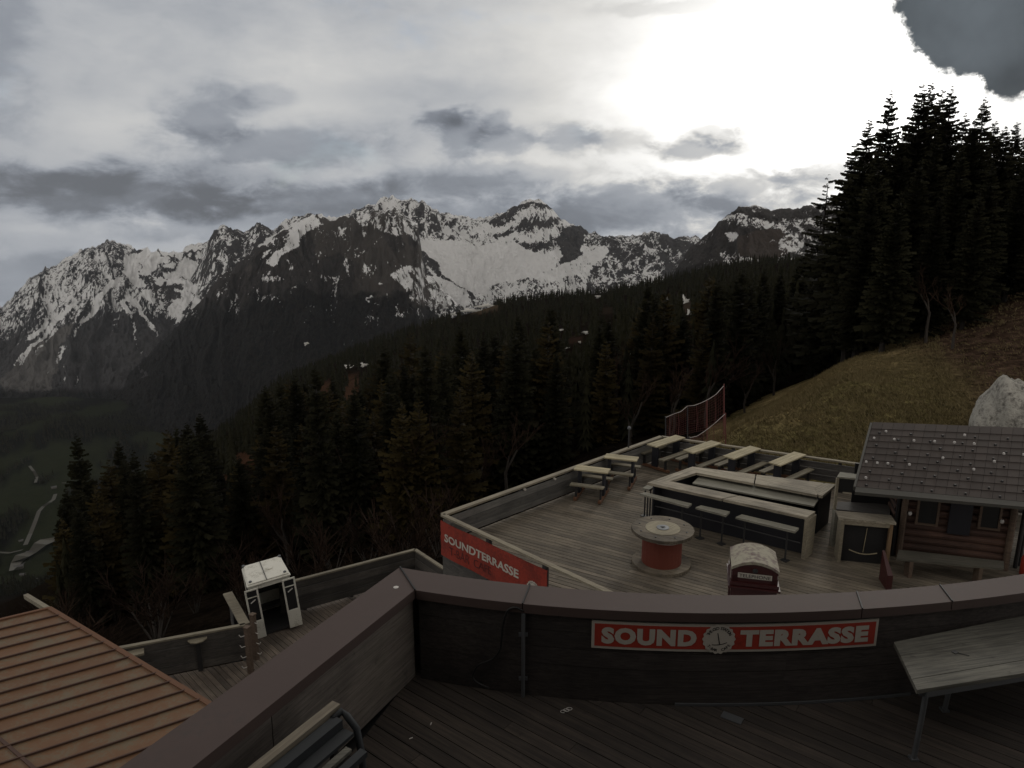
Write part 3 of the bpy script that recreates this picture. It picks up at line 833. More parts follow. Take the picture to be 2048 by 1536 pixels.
def ring_text(mb, s, cu, cv, r, size, a0, a1, fn, flip=False):
    n = len(s)
    for i, ch in enumerate(s):
        if ch == ' ': continue
        V, Fc = text2d(ch, 0.02 * size, size)
        xs = [q[0] for q in V]; w = (min(xs) + max(xs)) / 2
        a = math.radians(a0 + (a1 - a0) * i / max(1, n - 1))
        out = []
        for x, y in V:
            x -= w; y -= size * .35
            if not flip: dx, dy = x * math.cos(a - math.pi / 2) - y * math.sin(a - math.pi / 2), x * math.sin(a - math.pi / 2) + y * math.cos(a - math.pi / 2)
            else: dx, dy = x * math.cos(a + math.pi / 2) - y * math.sin(a + math.pi / 2), x * math.sin(a + math.pi / 2) + y * math.cos(a + math.pi / 2)
            out.append(fn(cu + math.cos(a) * r + dx, cv + math.sin(a) * r + dy))
        mb.add(out, Fc, .5)


def emblem(root, cu, cv, r, fn, fn2):
    b = MB(); n = 72; ring = []
    for i in range(n):
        a = 2 * math.pi * i / n; rr_ = r * (1 + 0.045 * math.cos(a * 18))
        ring.append(fn(cu + math.cos(a) * rr_, cv + math.sin(a) * rr_))
    b.add([fn(cu, cv)] + ring, [(0, 1 + i, 1 + (i + 1) % n) for i in range(n)])
    e = part('emblem', b, M['letter'], root)
    k = MB()
    def bar(p, q, w):
        d = Vector((q[0] - p[0], q[1] - p[1])).normalized(); m = Vector((-d.y, d.x)) * w / 2
        k.add([fn2(cu + x * r, cv + y * r) for x, y in ((p[0] - m.x, p[1] - m.y), (q[0] - m.x, q[1] - m.y), (q[0] + m.x, q[1] + m.y), (p[0] + m.x, p[1] + m.y))], [(0, 1, 2, 3)])
    bar((-.10, .42), (.05, -.34), .06)
    for i in range(6):
        a0, a1 = -.42 + i * .155, -.42 + (i + 1) * .155
        f = lambda t: -.38 + .9 * (t + .02) ** 2 * .35 + .12 * t
        bar((a0, f(a0)), (a1, f(a1)), .05)
    ring_text(k, 'THE OLD STATION', cu, cv, r * .76, r * .27, 152, 28, fn2)
    ring_text(k, 'T-BAR', cu, cv, r * .76, r * .25, 218, 260, fn2, True)
    ring_text(k, 'CAFE', cu, cv, r * .76, r * .25, 290, 326, fn2, True)
    part('emblem_print', k, M['ink'], e)


Z0 = -8.0; ZR = -7.22; ZU = -4.8; ZC = -3.75; ZG = -12.0
U2 = Vector((math.sin(AZD), math.cos(AZD), 0)); V2 = Vector((math.sin(AZV), math.cos(AZV), 0))

# ------------------------------------------------------------------ decks
A = G(885, 1028, ZR); B = G(1323, 872, ZR); Cc = G(1720, 927, ZR); Dd = G(1130, 1142, ZR)
dirAD = (Dd - A).normalized(); De = A + dirAD * 11.5
dirBC = (Cc - B).normalized(); Ce = B + dirBC * 11
poly = [(A.x, A.y), (De.x, De.y), (16, De.y), (16, 17.5), (Ce.x, Ce.y), (B.x, B.y)]
dk = MB(); boards(dk, poly, AZD, 0.145, 0.017, Z0 - 0.04, Z0, 5.0, 2)
lower = thing('lower_deck', 'large grey plank deck of the lower terrace with the bar and tables on it', 'deck', (5, 16, Z0))
part('deck_boards', dk, M['deck'], lower)
un = MB()
ins = [(A.x + .05, A.y), (De.x + .05, De.y), (15.9, De.y), (15.9, 17.4), (Ce.x, Ce.y - .05), (B.x, B.y - .05)]
un.prism(ins, Z0 - 0.30, Z0 - 0.06); part('joist_frame', un, M['black'], lower)
fa_ = MB()
nAD = Vector((dirAD.y, -dirAD.x, 0)) * -1
if nAD.x > 0: nAD = -nAD
dAB = (B - A).normalized()
for (p, q) in ((A, De), (A, B)):
    p2 = Vector((p.x, p.y, Z0 - .75)); q2 = Vector((q.x, q.y, Z0 - .75))
    fa_.beam(p2 + Vector((0, 0, 0)), q2, 0.05, 1.2)
part('fascia_board', fa_, M['panel_u'], lower)
for t in range(5):
    p = A + dAB * (0.15 + t * 2.3)
    b = MB(); b.box((p.x + .1, p.y - .1, Z0 - 3.4), (.2, .2, 6)); part('support_post', b, M['steel'], lower)
for t in range(3):
    p = A + dirAD * (1.5 + t * 2.6)
    b = MB(); b.box((p.x + .1, p.y + .1, Z0 - 3.4), (.2, .2, 6)); part('support_post', b, M['steel'], lower)


def fence(name, label, p, q, zf, zt, topmat, panmat, w=.13, pan=True, gap_top=.12, gap_low=.06, npost=5, side=1, postmat=None, sub=.03):
    p = Vector((p.x, p.y, 0)); q = Vector((q.x, q.y, 0)); d = (q - p).normalized(); n = Vector((d.y, -d.x, 0)) * side
    o = thing(name, label, 'fence', (p.x, p.y, zf))
    b = MB(); b.beam(p + Vector((0, 0, zt - .025)), q + Vector((0, 0, zt - .025)), w, .05); part('top_rail', b, topmat, o)
    if pan:
        b = MB(); h = (zt - gap_top) - (zf + gap_low); rows = max(2, round(h / .22))
        for i in range(rows):
            zc = zf + gap_low + h * (i + .5) / rows
            b.beam(p + n * .03 + Vector((0, 0, zc)), q + n * .03 + Vector((0, 0, zc)), sub, h / rows - .012, random.random())
        part('panel', b, panmat, o)
    for i in range(npost):
        t = (i + .5) / npost; c = p + (q - p) * t
        b = MB(); b.box((c.x - n.x * .05, c.y - n.y * .05, (zf + zt - .05) / 2), (.09, .09, zt - .05 - zf), math.atan2(d.y, d.x)); part('post', b, postmat or M['steel'], o)
    return o


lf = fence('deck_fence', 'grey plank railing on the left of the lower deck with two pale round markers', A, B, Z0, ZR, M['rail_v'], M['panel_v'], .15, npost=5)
for (x, y) in ((1107.6, 957), (1047.5, 978)):
    c = G(x, y, ZR - .10); b = MB(); b.tube([c, c + Vector((.05, -.05, 0))], .035, 12); part('round_marker', b, M['letter'], lf)
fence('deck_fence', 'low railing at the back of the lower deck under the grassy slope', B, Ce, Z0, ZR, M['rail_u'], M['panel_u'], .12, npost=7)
ff = fence('deck_fence', 'open front railing of the lower deck that carries the red banner', A, De, Z0, ZR, M['rail_u'], None, .12, pan=False, npost=1)
for x in (977, 1089):
    t = (G(x, 1028 + (x - 885) * .475, ZR) - A).length; c = A + dirAD * t
    b = MB(); b.box((c.x, c.y, (Z0 + ZR) / 2 - .28), (.10, .10, ZR - Z0 + .5), -math.radians(44)); part('post', b, M['steel'], ff)

# the red banner
bl = thing('banner', 'long red banner reading SOUNDTERRASSE hung on the front rail of the lower deck', 'banner', (A.x, A.y, Z0))
ux_ = dirAD; nrm = nAD * .06
LB = (G(1096, 1128.2, ZR) - A).length
def bfn(off):
    def f(u, v):
        sag = .02 * math.sin(u * 3) + .012 * math.sin(v * 19 + u * 5)
        q = A + ux_ * u + nAD * (.07 + off + sag * .5); return Vector((q.x, q.y, v + (0.03 * math.sin(u * 1.35)) * (-8.3 - v) * .1))
    return f
b = MB(); nu, nv = 40, 8; f0 = bfn(0); f1 = bfn(-.012)
for fn_, o_ in ((f0, 0), (f1, 1)):
    vs = [fn_(LB * i / nu, -7.37 - .92 * j / nv) for i in range(nu + 1) for j in range(nv + 1)]
    b.add(vs, [(i * (nv + 1) + j, i * (nv + 1) + j + 1, (i + 1) * (nv + 1) + j + 1, (i + 1) * (nv + 1) + j) for i in range(nu) for j in range(nv)])
part('cloth', b, M['banner'], bl, True)
b = MB(); f2 = bfn(.008)
def tb(px0): return (G(px0, 1028 + (px0 - 885) * .475, ZR) - A).length
put_text(b, 'SOUNDTERRASSE', tb(893), tb(1041), -7.87, -7.66, f2, .03); part('lettering', b, M['letter'], bl)
for wd_, ua, ub in (('T-BAR', 903, 942), ('CAFE', 950, 985)):
    b = MB(); put_text(b, wd_, tb(ua), tb(ub), -8.15, -7.94, f2, .0); part('faint_lettering', b, M['darkred'], bl)
emblem(bl, tb(1070), -7.96, .20, bfn(.010), bfn(.014))

# ------------------------------------------------------------------ upper terrace and its parapet
inner = [(60, 1800), (385, 1536), (600, 1364), (830, 1180)]
outer = [(-90, 1770), (240, 1536), (520, 1335), (800, 1135)]
innR = [(830, 1180), (1045, 1208), (1250, 1222), (1440, 1226), (1580, 1224.5), (1725, 1218), (1905, 1203), (2048, 1185), (2230, 1155)]
outR = [(800, 1135), (1060, 1170), (1240, 1183), (1440, 1190), (1575, 1189), (1710, 1185), (1880, 1170), (2048, 1145), (2230, 1112)]
PIr = [G(x, y, ZC) for x, y in innR]; POr = [G(x, y, ZC) for x, y in outR]
fitI = np.polyfit([q.x for q in PIr], [q.y for q in PIr], 3); fitO = np.polyfit([q.x for q in POr], [q.y for q in POr], 3)
yI = lambda X: float(np.polyval(fitI, X)); yO = lambda X: float(np.polyval(fitO, X))
cI = Vector((PIr[0].x, yI(PIr[0].x), 0)); cO = Vector((POr[0].x, yO(POr[0].x), 0))
pw = thing('parapet_wall', 'dark boarded parapet with a wide brown metal cap around the upper terrace', 'wall', (1.5, 6.5, ZU))
xi0, xi1 = cI.x, PIr[-1].x; xo0, xo1 = cO.x, POr[-1].x
seamI = [G(x, y, ZC).x for x, y in ((1045, 1208), (1725, 1218), (1905, 1203))]; seamO = [G(x, y, ZC).x for x, y in ((1060, 1170), (1715, 1185), (1880, 1170))]
ei = [xi0] + seamI + [xi1]; eo = [xo0] + seamO + [xo1]
for s in range(4):
    b = MB(); n = 14; gI = .004; pi_ = []; po_ = []
    for i in range(n + 1):
        t = i / n; a_ = ei[s] + gI + (ei[s + 1] - ei[s] - 2 * gI) * t; c_ = eo[s] + gI + (eo[s + 1] - eo[s] - 2 * gI) * t
        pi_.append((a_, yI(a_))); po_.append((c_, yO(c_)))
    for i in range(n):
        b.prism([pi_[i], pi_[i + 1], po_[i + 1], po_[i]], ZC - .10, ZC - 0.001 * s)
    part('cap', b, M['cap'], pw)
    if s: # raised joint fold between two cap sheets
        b = MB(); b.beam((ei[s], yI(ei[s]) - .002, ZC + .004), (eo[s], yO(eo[s]), ZC + .004), .012, .016); part('cap_joint', b, M['black'], pw)
dL = (G(385, 1536, ZC) - G(830, 1180, ZC)); dL.z = 0; dL.normalize(); dLo = (G(240, 1536, ZC) - G(800, 1135, ZC)); dLo.z = 0; dLo.normalize()
iE = cI + dL * 6; oE = cO + dLo * 6
b = MB(); b.prism([(cI.x - .004, cI.y), (cO.x - .004, cO.y), (oE.x, oE.y), (iE.x, iE.y)], ZC - .10, ZC + .002); part('cap', b, M['cap'], pw)
b = MB(); b.beam((cI.x, cI.y, ZC + .006), (cO.x, cO.y, ZC + .006), .014, .016); part('cap_joint', b, M['black'], pw)
b = MB(); c = G(792, 1175, ZC); b.lathe([(0.028, .004), (.0, .010)], (c.x, c.y, ZC), 12); part('white_spot', b, M['leather'], pw)
# boarded faces: right arm (curved) and left arm
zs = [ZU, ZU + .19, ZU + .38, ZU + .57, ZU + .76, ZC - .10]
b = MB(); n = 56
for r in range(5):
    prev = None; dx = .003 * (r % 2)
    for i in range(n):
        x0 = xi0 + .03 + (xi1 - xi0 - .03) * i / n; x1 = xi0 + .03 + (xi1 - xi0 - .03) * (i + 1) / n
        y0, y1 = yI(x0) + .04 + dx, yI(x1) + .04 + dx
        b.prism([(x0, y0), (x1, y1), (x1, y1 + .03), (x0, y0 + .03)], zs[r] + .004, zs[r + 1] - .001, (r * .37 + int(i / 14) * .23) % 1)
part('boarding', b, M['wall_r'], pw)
b = MB()
for i in range(n):
    x0 = xo0 + .06 + (xo1 - xo0) * i / n; x1 = xo0 + .06 + (xo1 - xo0) * (i + 1) / n
    b.prism([(x0, yO(x0) - .05), (x1, yO(x1) - .05), (x1, yO(x1) - .02), (x0, yO(x0) - .02)], ZU - 2.6, ZC - .10)
part('outer_boarding', b, M['panel_u'], pw)
nl = Vector((-dL.y, dL.x, 0));
if nl.x > 0: nl = -nl
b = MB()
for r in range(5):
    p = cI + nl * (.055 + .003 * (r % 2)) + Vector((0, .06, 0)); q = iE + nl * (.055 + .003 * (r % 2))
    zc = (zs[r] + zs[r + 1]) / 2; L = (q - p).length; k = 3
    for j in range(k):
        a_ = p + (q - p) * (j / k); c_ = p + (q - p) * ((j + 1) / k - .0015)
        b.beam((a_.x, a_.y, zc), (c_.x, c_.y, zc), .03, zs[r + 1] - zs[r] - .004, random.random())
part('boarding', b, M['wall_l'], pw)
b = MB(); p = cO + (cI - cO) * .12; q = oE + (iE - oE) * .12; b.beam((p.x, p.y, (ZC - .1 + ZU - 2.6) / 2), (q.x, q.y, (ZC - .1 + ZU - 2.6) / 2), .03, 2.6 + ZC - .1 - ZU); part('outer_boarding', b, M['panel_v'], pw)
b = MB()
for i in range(20):
    x0 = G(1350, 1412, ZU).x + (G(1830, 1402, ZU).x - G(1350, 1412, ZU).x) * i / 20; x1 = x0 + (G(1830, 1402, ZU).x - G(1350, 1412, ZU).x) / 20
    b.prism([(x0, yI(x0) + .02), (x1, yI(x1) + .02), (x1, yI(x1) + .035), (x0, yI(x0) + .035)], ZU + .003, ZU + .03)
part('skirting_strip', b, M['galv'], pw)
# floor boards
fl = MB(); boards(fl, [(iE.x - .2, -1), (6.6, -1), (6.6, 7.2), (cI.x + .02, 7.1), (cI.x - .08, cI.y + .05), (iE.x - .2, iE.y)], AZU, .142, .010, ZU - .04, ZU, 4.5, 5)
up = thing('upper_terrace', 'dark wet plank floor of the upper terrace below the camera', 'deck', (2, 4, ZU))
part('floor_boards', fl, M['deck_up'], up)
b = MB(); b.prism([(iE.x - .2, -1.2), (6.7, -1.2), (6.7, 6.9), (cI.x, 7.0), (iE.x - .2, iE.y)], ZU - .4, ZU - .06); part('joist_frame', b, M['black'], up)

# sign on the parapet
sg = thing('sign', 'long red sign with white border reading SOUND TERRASSE on the parapet under the brown cap', 'sign', (1.6, 6.35, -4.2))
yw = lambda X: yI(X) + .04
def wx(px_, z=-4.0): return G(px_, CY + F * math.tan(math.atan(-z / 6.4) - P), z).x
def sfn(off): return lambda u, v: Vector((u, yw(u) - off, v))
def sheet(b, u0, u1, v0, v1, off, th=.006, n=30):
    for i in range(n):
        a_, c_ = u0 + (u1 - u0) * i / n, u0 + (u1 - u0) * (i + 1) / n
        b.prism([(a_, yw(a_) - off), (c_, yw(c_) - off), (c_, yw(c_) - off + th), (a_, yw(a_) - off + th)], v0, v1)
sx0, sx1 = wx(1184), wx(1761)
zt_, zb_ = -3.885, -4.185
b = MB(); sheet(b, sx0, sx1, zb_, zt_, .016, .012); part('board', b, M['letter'], sg)
b = MB(); bw = .028; sheet(b, sx0 + bw, sx1 - bw, zb_ + bw, zt_ - bw, .020, .003); part('red_field', b, M['red'], sg)
for wd_, ua, ub in (('SOUND', 1203, 1391), ('TERRASSE', 1477, 1741)):
    b = MB(); put_text(b, wd_, wx(ua), wx(ub), zb_ + .058, zt_ - .058, sfn(.0235), .062); part('lettering', b, M['letter'], sg)
b = MB()
#put_text(b, 'SOUND', wx(1203), wx(1391), zb_ + .058, zt_ - .058, sfn(.0235), .062)
#put_text(b, 'TERRASSE', wx(1477), wx(1741), zb_ + .058, zt_ - .058, sfn(.0235), .062)
emblem(sg, wx(1435), (zb_ + zt_) / 2 - .005, .158, sfn(.0255), sfn(.028))

# pole, cable and small things by the parapet
b = MB(); X = wx(1047); b.tube([(X, yw(X) - .035, ZU), (X, yw(X) - .035, ZC - .11)], .02, 10)
for z in (ZU + .2, ZC - .35): b.box((X, yw(X) - .02, z), (.09, .03, .03))
solo('conduit_pipe', b, M['galv'], 'thin upright grey metal pipe on the parapet left of the sign', 'pipe', (X, yw(X), ZU))
pts = []
for (x, y, o) in [(1046, 1222, .04), (1030, 1215, .06), (1015, 1222, .06), (1006, 1250, .05), (1003, 1280, .05), (1000, 1300, .05), (985, 1318, .05), (958, 1330, .06), (948, 1345, .06), (950, 1362, .08), (985, 1380, .12)]:
    q = wx(x); r = G(x, y, -1); k = (yw(q) - o) / r.y; pts.append(Vector((r.x * k, r.y * k, max(r.z * k, ZU + .02))))
sm = []
for i in range(len(pts) - 1):
    for j in range(4):
        t = j / 4; p0 = pts[max(i - 1, 0)]; p1 = pts[i]; p2 = pts[i + 1]; p3 = pts[min(i + 2, len(pts) - 1)]
        sm.append(0.5 * ((2 * p1) + (p2 - p0) * t + (2 * p0 - 5 * p1 + 4 * p2 - p3) * t * t + (3 * p1 - p0 - 3 * p2 + p3) * t ** 3))
b = MB(); b.tube(sm, .011, 8); solo('cable', b, M['cable'], 'black cable hanging in loops on the parapet beside the grey pipe', 'cable', tuple(sm[-1]), smooth=True)
b = MB(); c = G(1464, 1437, ZU); b.box((c.x, c.y, ZU + .008), (.20, .10, .008), -.6); solo('floor_plate', b, M['galv'], 'small grey metal plate screwed to the terrace boards below the sign', 'plate', (c.x, c.y, ZU))
b = MB(); c = G(1135, 1425, ZU)
for k in range(3): b.tube([(c.x + .03 * k - .04 + .03 * math.cos(t), c.y + .02 * k + .02 * math.sin(t), ZU + .012) for t in np.linspace(0, 5 + k, 9)], .003, 5)
solo('wire_scrap', b, M['leather'], 'little pale curl of wire lying on the dark terrace boards', 'wire', (c.x, c.y, ZU))
for (x, y, lab) in ((862, 1448, 'pale wood chip on the terrace boards nearest the parapet corner'), (822, 1477, 'small pale scrap on the terrace boards by the navy bench')):
    b = MB(); c = G(x, y, ZU); b.box((c.x, c.y, ZU + .004), (.035, .009, .004), x * .1); solo('litter', b, M['leather'], lab, 'litter', (c.x, c.y, ZU))

# plank table at the right
tq = [(1788, 1284), (2260, 1188), (2260, 1312), (1834, 1380)]
Q = [G(x, y, -4.05) for x, y in tq]
tb_ = thing('plank_table', 'pale weathered plank table on grey metal legs, right of the long sign', 'table', (Q[3].x + .4, Q[3].y + .3, ZU))
def soften(o, w=.02):
    m_ = o.modifiers.new('bevel', 'BEVEL'); m_.width = w; m_.segments = 3; m_.limit_method = 'ANGLE'


def lerp(a_, c_, t): return a_ + (c_ - a_) * t
M['plank_t'] = wood('weathered_table_planks', (0.085, 0.082, 0.070), (0.19, 0.183, 0.152), math.radians(78), stain=0.5, tone=.3, grain=1.5)
for (t0, t1) in ((0, .30), (.305, .79), (.80, 1.0)):
    b = MB(); q = [lerp(Q[0], Q[3], t0), lerp(Q[1], Q[2], t0), lerp(Q[1], Q[2], t1), lerp(Q[0], Q[3], t1)]
    b.prism([(v.x, v.y) for v in q], -4.09, -4.05, t0); part('plank', b, M['plank_t'], tb_)
b = MB(); b.beam(Q[3] + Vector((.10, .05, -.07)), Q[2] + Vector((0, .05, -.07)), .05, .055); b.beam(Q[0] + Vector((.12, -.04, -.07)), Q[1] + Vector((0, -.04, -.07)), .05, .055)
b.beam(Q[3] + Vector((.08, .05, -.07)), Q[0] + Vector((.12, -.04, -.07)), .04, .055); part('frame', b, M['galv'], tb_)
for (c, dxy) in ((Q[3] + Vector((.13, .07, 0)), (-.04, -.02)), (Q[0] + Vector((.62, -.02, 0)), (-.04, 0)), (lerp(Q[3], Q[2], .85) + Vector((0, .07, 0)), (.04, -.02)), (lerp(Q[0], Q[1], .85) + Vector((0, -.06, 0)), (.04, 0))):
    b = MB(); b.tube([(c.x, c.y, -4.10), (c.x + dxy[0] * .3, c.y + dxy[1] * .3, -4.4), (c.x + dxy[0], c.y + dxy[1], ZU)], .024, 10); b.box((c.x + dxy[0], c.y + dxy[1], ZU + .01), (.07, .07, .02)); part('leg', b, M['galv'], tb_)
b = MB(); c = G(1910, 1305, -4.05); b.box((c.x, c.y, -4.045), (.05, .04, .006), .5); b.tube([(c.x, c.y, -4.045), (c.x + .1, c.y - .06, -4.045)], .003, 5); part('stain_scrap', b, M['steel'], tb_)

# bench at the lower left
pb0, pb1 = G(440, 1584, -3.95), G(664, 1406, -3.95)
db = (pb1 - pb0); db.z = 0; db.normalize(); nb_ = Vector((db.y, -db.x, 0))
bn = thing('bench', 'dark navy terrace bench with a pale plank along its back by the left parapet', 'bench', (pb1.x, pb1.y - .3, ZU))
b = MB(); b.beam(pb0 + nb_ * .05, pb1 + nb_ * .05, .085, .05); part('back_plank', b, wood('bench_back_plank', (.20, .17, .13), (.32, .28, .21), math.radians(30)), bn)
b = MB(); e = pb1 - db * .10 + nb_ * .19
b.beam(pb0 + nb_ * .15 + Vector((0, 0, -.05)), e - nb_ * .03 + Vector((0, 0, -.05)), .10, .08)
b.beam(pb0 + nb_ * .26 + Vector((0, 0, -.10)), e + nb_ * .08 + Vector((0, 0, -.10)), .11, .03); part('seat', b, M['bluecover'], bn)
b = MB(); b.beam(pb0 + nb_ * .375 + Vector((0, 0, -.13)), e + nb_ * .19 - db * .12 + Vector((0, 0, -.13)), .06, .03); part('pale_slat', b, M['plank_t'], bn)
b = MB(); r0 = pb1 + nb_ * .12 - db * .02
b.tube([r0 + Vector((0, 0, -.03)) - db * .1, r0 + Vector((0, 0, -.02)), r0 + nb_ * .06 + Vector((0, 0, -.04)), r0 + nb_ * .16 + Vector((0, 0, -.12)), r0 + nb_ * .24 - db * .04 + Vector((0, 0, -.3)), r0 + nb_ * .30 - db * .08 + Vector((0, 0, ZU + 3.95))], .03, 10); part('end_frame', b, M['bluecover'], bn, True)
b = MB(); b.beam(pb0 + nb_ * .47 + Vector((0, 0, -.16)), r0 + nb_ * .36 - db * .14 + Vector((0, 0, -.16)), .07, .05); part('front_rail', b, M['bluecover'], bn)
for t in (.1, .9):
    c = lerp(pb0, pb1, t) + nb_ * .1; b = MB(); b.box((c.x, c.y, (ZU - 4.0) / 2), (.05, .05, -4.0 - ZU), -math.radians(30)); part('leg', b, M['steel'], bn)

# unseen station building behind the camera, added to shade terrace and decks
stb = thing('unseen_station_building', 'unseen dark boarded station building added behind the camera to shade the terrace', 'building', (2, -1.2, ZU))
b = MB(); b.box((3, -1.9, -3.0), (22, 1.0, 18)); wl_ = part('wall', b, M['wall_r'], stb)
b = MB(); b.box((3, -1.5, 6.15), (23, 2.2, .2)); part('roof', b, M['steel'], stb)
for x in (-5, -1.5, 2, 5.5, 9):
    b = MB(); b.box((x, -1.38, -3.1), (1.4, .06, 1.3)); wi = part('window', b, M['frame'], stb); b = MB(); b.box((x, -1.35, -3.1), (1.2, .03, 1.1)); part('pane', b, M['glass'], wi)

# ------------------------------------------------------------------ tan metal roof at the lower left
rz = -8.0; E1 = G(100, 1218, rz); E2 = G(412, 1405, rz); dE = (E2 - E1).normalized(); dS = Vector((math.sin(math.radians(238)), math.cos(math.radians(238)), 0))
rf = thing('annex_building', 'low annex with a tan and orange standing-seam metal roof at the lower left', 'building', (E1.x, E1.y, -13))
nbay = 26; bwid = .438; Ls = 6.5
rzf = lambda t: rz + 0.0 * t
bays = MB()
M['tin'] = paint('tan_tin_roof', (0.185, 0.092, 0.042), 0.6, 0.1, 0.5, 2.2, (0.17, 0.135, 0.085), 0.9, tone=0.18, dlo=.45, dhi=.6)
for i in range(nbay):
    p = E1 + dE * (i * bwid); q = E1 + dE * ((i + 1) * bwid - .004)
    for (s0, s1) in ((0, 2.55 + .0), (2.556, Ls)):
        k = [p + dS * s0, q + dS * s0, q + dS * s1, p + dS * s1]
        bays.prism([(v.x, v.y) for v in k], rz - .04, rz + (.0 if s0 == 0 else .006), random.random())
rs = part('roof', bays, M['tin'], rf)
M['seam'] = paint('rusty_seam', (0.085, 0.042, 0.028), 0.7, 0, 0.4, 5.0)
for i in range(1, nbay):
    b = MB(); p = E1 + dE * (i * bwid - .002); b.beam(p + dS * .02 + Vector((0, 0, .018)), p + dS * Ls + Vector((0, 0, .018)), .028, .036); part('seam', b, M['seam'], rs, label=None)
b = MB(); b.beam(E1 + dS * 2.55 + Vector((0, 0, .012)), E1 + dE * nbay * bwid + dS * 2.55 + Vector((0, 0, .012)), .05, .03); part('cross_seam', b, M['seam'], rs)
b = MB(); b.beam(E1 - dE * .04 + Vector((0, 0, -.01)), E1 + dE * nbay * bwid + Vector((0, 0, -.01)), .09, .08); b.beam(E1 - dE * .02 + Vector((0, 0, .0)), E1 - dE * .02 + dS * Ls, .07, .07); part('edge_flashing', b, M['rust'], rs)
b = MB(); k = [E1 + dE * .3 + dS * .4, E1 + dE * 11 + dS * .4, E1 + dE * 11 + dS * Ls, E1 + dE * .3 + dS * Ls]; b.prism([(v.x, v.y) for v in k], -15, rz - .05); part('wall', b, M['panel_v'], rf)
b = MB(); p = G(52, 1192, -9); q = G(104, 1224, -8.4); b.beam(p, q, .10, .10); solo('timber_beam', b, M['bench_v'], 'short grey timber beam sticking up behind the corner of the tan roof', 'beam', tuple(q))

# ------------------------------------------------------------------ walkway with the old cabin
zt = ZG + 1.1
a1, b1, p1, s1, c1, r1 = [G(x, y, zt) for x, y in ((225, 1297), (490, 1248), (455, 1185), (590, 1160), (830, 1098), (888, 1136))]
a1 = a1 + (a1 - b1).normalized() * 1.5
cx_ = Vector((-2.2, 16.3, 0))
wk = MB(); boards(wk, [(a1.x, a1.y), (b1.x, b1.y), (cx_.x, cx_.y), (-2.2, 10.5), (a1.x, 10.5)], math.radians(135), .15, .012, ZG - .04, ZG, 3.5, 11)
boards(wk, [(b1.x, b1.y), (p1.x, p1.y), (c1.x, c1.y), (r1.x, r1.y), (cx_.x, cx_.y)], math.radians(135), .15, .012, ZG - .04, ZG, 3.5, 12)
wko = thing('walkway_deck', 'narrow brown plank walkway with the white cabin, lower left of the parapet', 'deck', (-6, 17, ZG))
part('deck_boards', wk, M['deck_low'], wko)
b = MB(); b.prism([(a1.x, a1.y - .1), (b1.x, b1.y - .1), (p1.x + .1, p1.y - .05), (c1.x, c1.y - .1), (r1.x, r1.y), (-2.2, 10.6), (a1.x, 10.6)], ZG - .35, ZG - .06); part('joist_frame', b, M['black'], wko)
for p_ in (a1, b1, p1, c1): b = MB(); b.box((p_.x + .15, p_.y - .25, ZG - 3.4), (.2, .2, 6)); part('support_post', b, M['steel'], wko)
railw = wood('walkway_rail', (0.19, 0.165, 0.12), (0.30, 0.27, 0.20), math.radians(62))
fence('walkway_fence', 'boarded walkway wall at the lower left with two small standing tables before it', a1, b1, ZG, zt, railw, M['lowwall'], .12, gap_top=.05, npost=3)
fence('walkway_fence', 'short return of walkway railing with a wide pale cap left of the white cabin', b1, p1, ZG, zt, railw, M['lowwall'], .26, gap_top=.05, npost=1)
fence('walkway_fence', 'boarded walkway wall from the white cabin to its far corner', s1 + (s1 - c1).normalized() * .5, c1, ZG, zt, railw, M['lowwall'], .12, gap_top=.05, npost=3)
fence('walkway_fence', 'short boarded walkway wall between its far corner and the red banner', c1, r1, ZG, zt, railw, M['lowwall'], .12, gap_top=.05, npost=1)

# the old lift cabin
L0 = G(507, 1278, ZG); L1 = G(606, 1253, ZG); az_g = math.atan2(L1.y - L0.y, L1.x - L0.x); W = (L1 - L0).length
gc = (L0 + L1) / 2
cab = thing('gondola_cabin', 'old white lift cabin standing with its two doors open on the walkway', 'cabin', (gc.x, gc.y, ZG), None, az_g)
cab.rotation_euler = (0, math.radians(-5), az_g)
H = 1.68; Dp = 1.25; w2 = W / 2 - .12
b = MB()
b.box((-w2 + .02, Dp / 2 + .05, .42), (.04, Dp, .62)); b.box((w2 - .02, Dp / 2 + .05, .42), (.04, Dp, .62)); b.box((0, Dp + .05, .42), (2 * w2, .04, .62))
b.box((-w2 + .02, Dp / 2 + .05, H - .07), (.04, Dp, .14)); b.box((w2 - .02, Dp / 2 + .05, H - .07), (.04, Dp, .14)); b.box((0, Dp + .05, H - .07), (2 * w2, .04, .14))
b.box((0, .07, H - .07), (2 * w2, .04, .14))
for sx in (-1, 1):
    for yy in (.08, Dp + .04): b.box((sx * (w2 - .03), yy, H / 2 + .05), (.055, .055, H - .1))
soften(part('body', b, M['white'], cab, world=False), .015)
b = MB(); b.box((0, Dp / 2 + .05, .07), (2 * w2 - .04, Dp, .08)); part('floor', b, M['steel'], cab, world=False)
b = MB(); b.box((0, Dp - .22, .40), (2 * w2 - .12, .30, .05)); part('seat', b, M['steel'], cab, world=False)
b = MB(); b.box((0, Dp + .05, 1.12), (2 * w2 - .12, .012, .8)); b.box((-w2 + .02, Dp / 2 + .05, 1.12), (.012, Dp - .12, .8)); b.box((w2 - .02, Dp / 2 + .05, 1.12), (.012, Dp - .12, .8)); part('window', b, M['glass'], cab, world=False)
rp = [(-w2 - .03, .0), (w2 + .03, .0), (w2 - .02, Dp + .1), (-w2 + .02, Dp + .1)]
b = MB(); b.prism(rp, H, H + .05); b.prism([(x * .93, (y - .6) * .92 + .6) for x, y in rp], H + .05, H + .09)
ro = part('roof', b, M['white'], cab, world=False); soften(ro, .035)
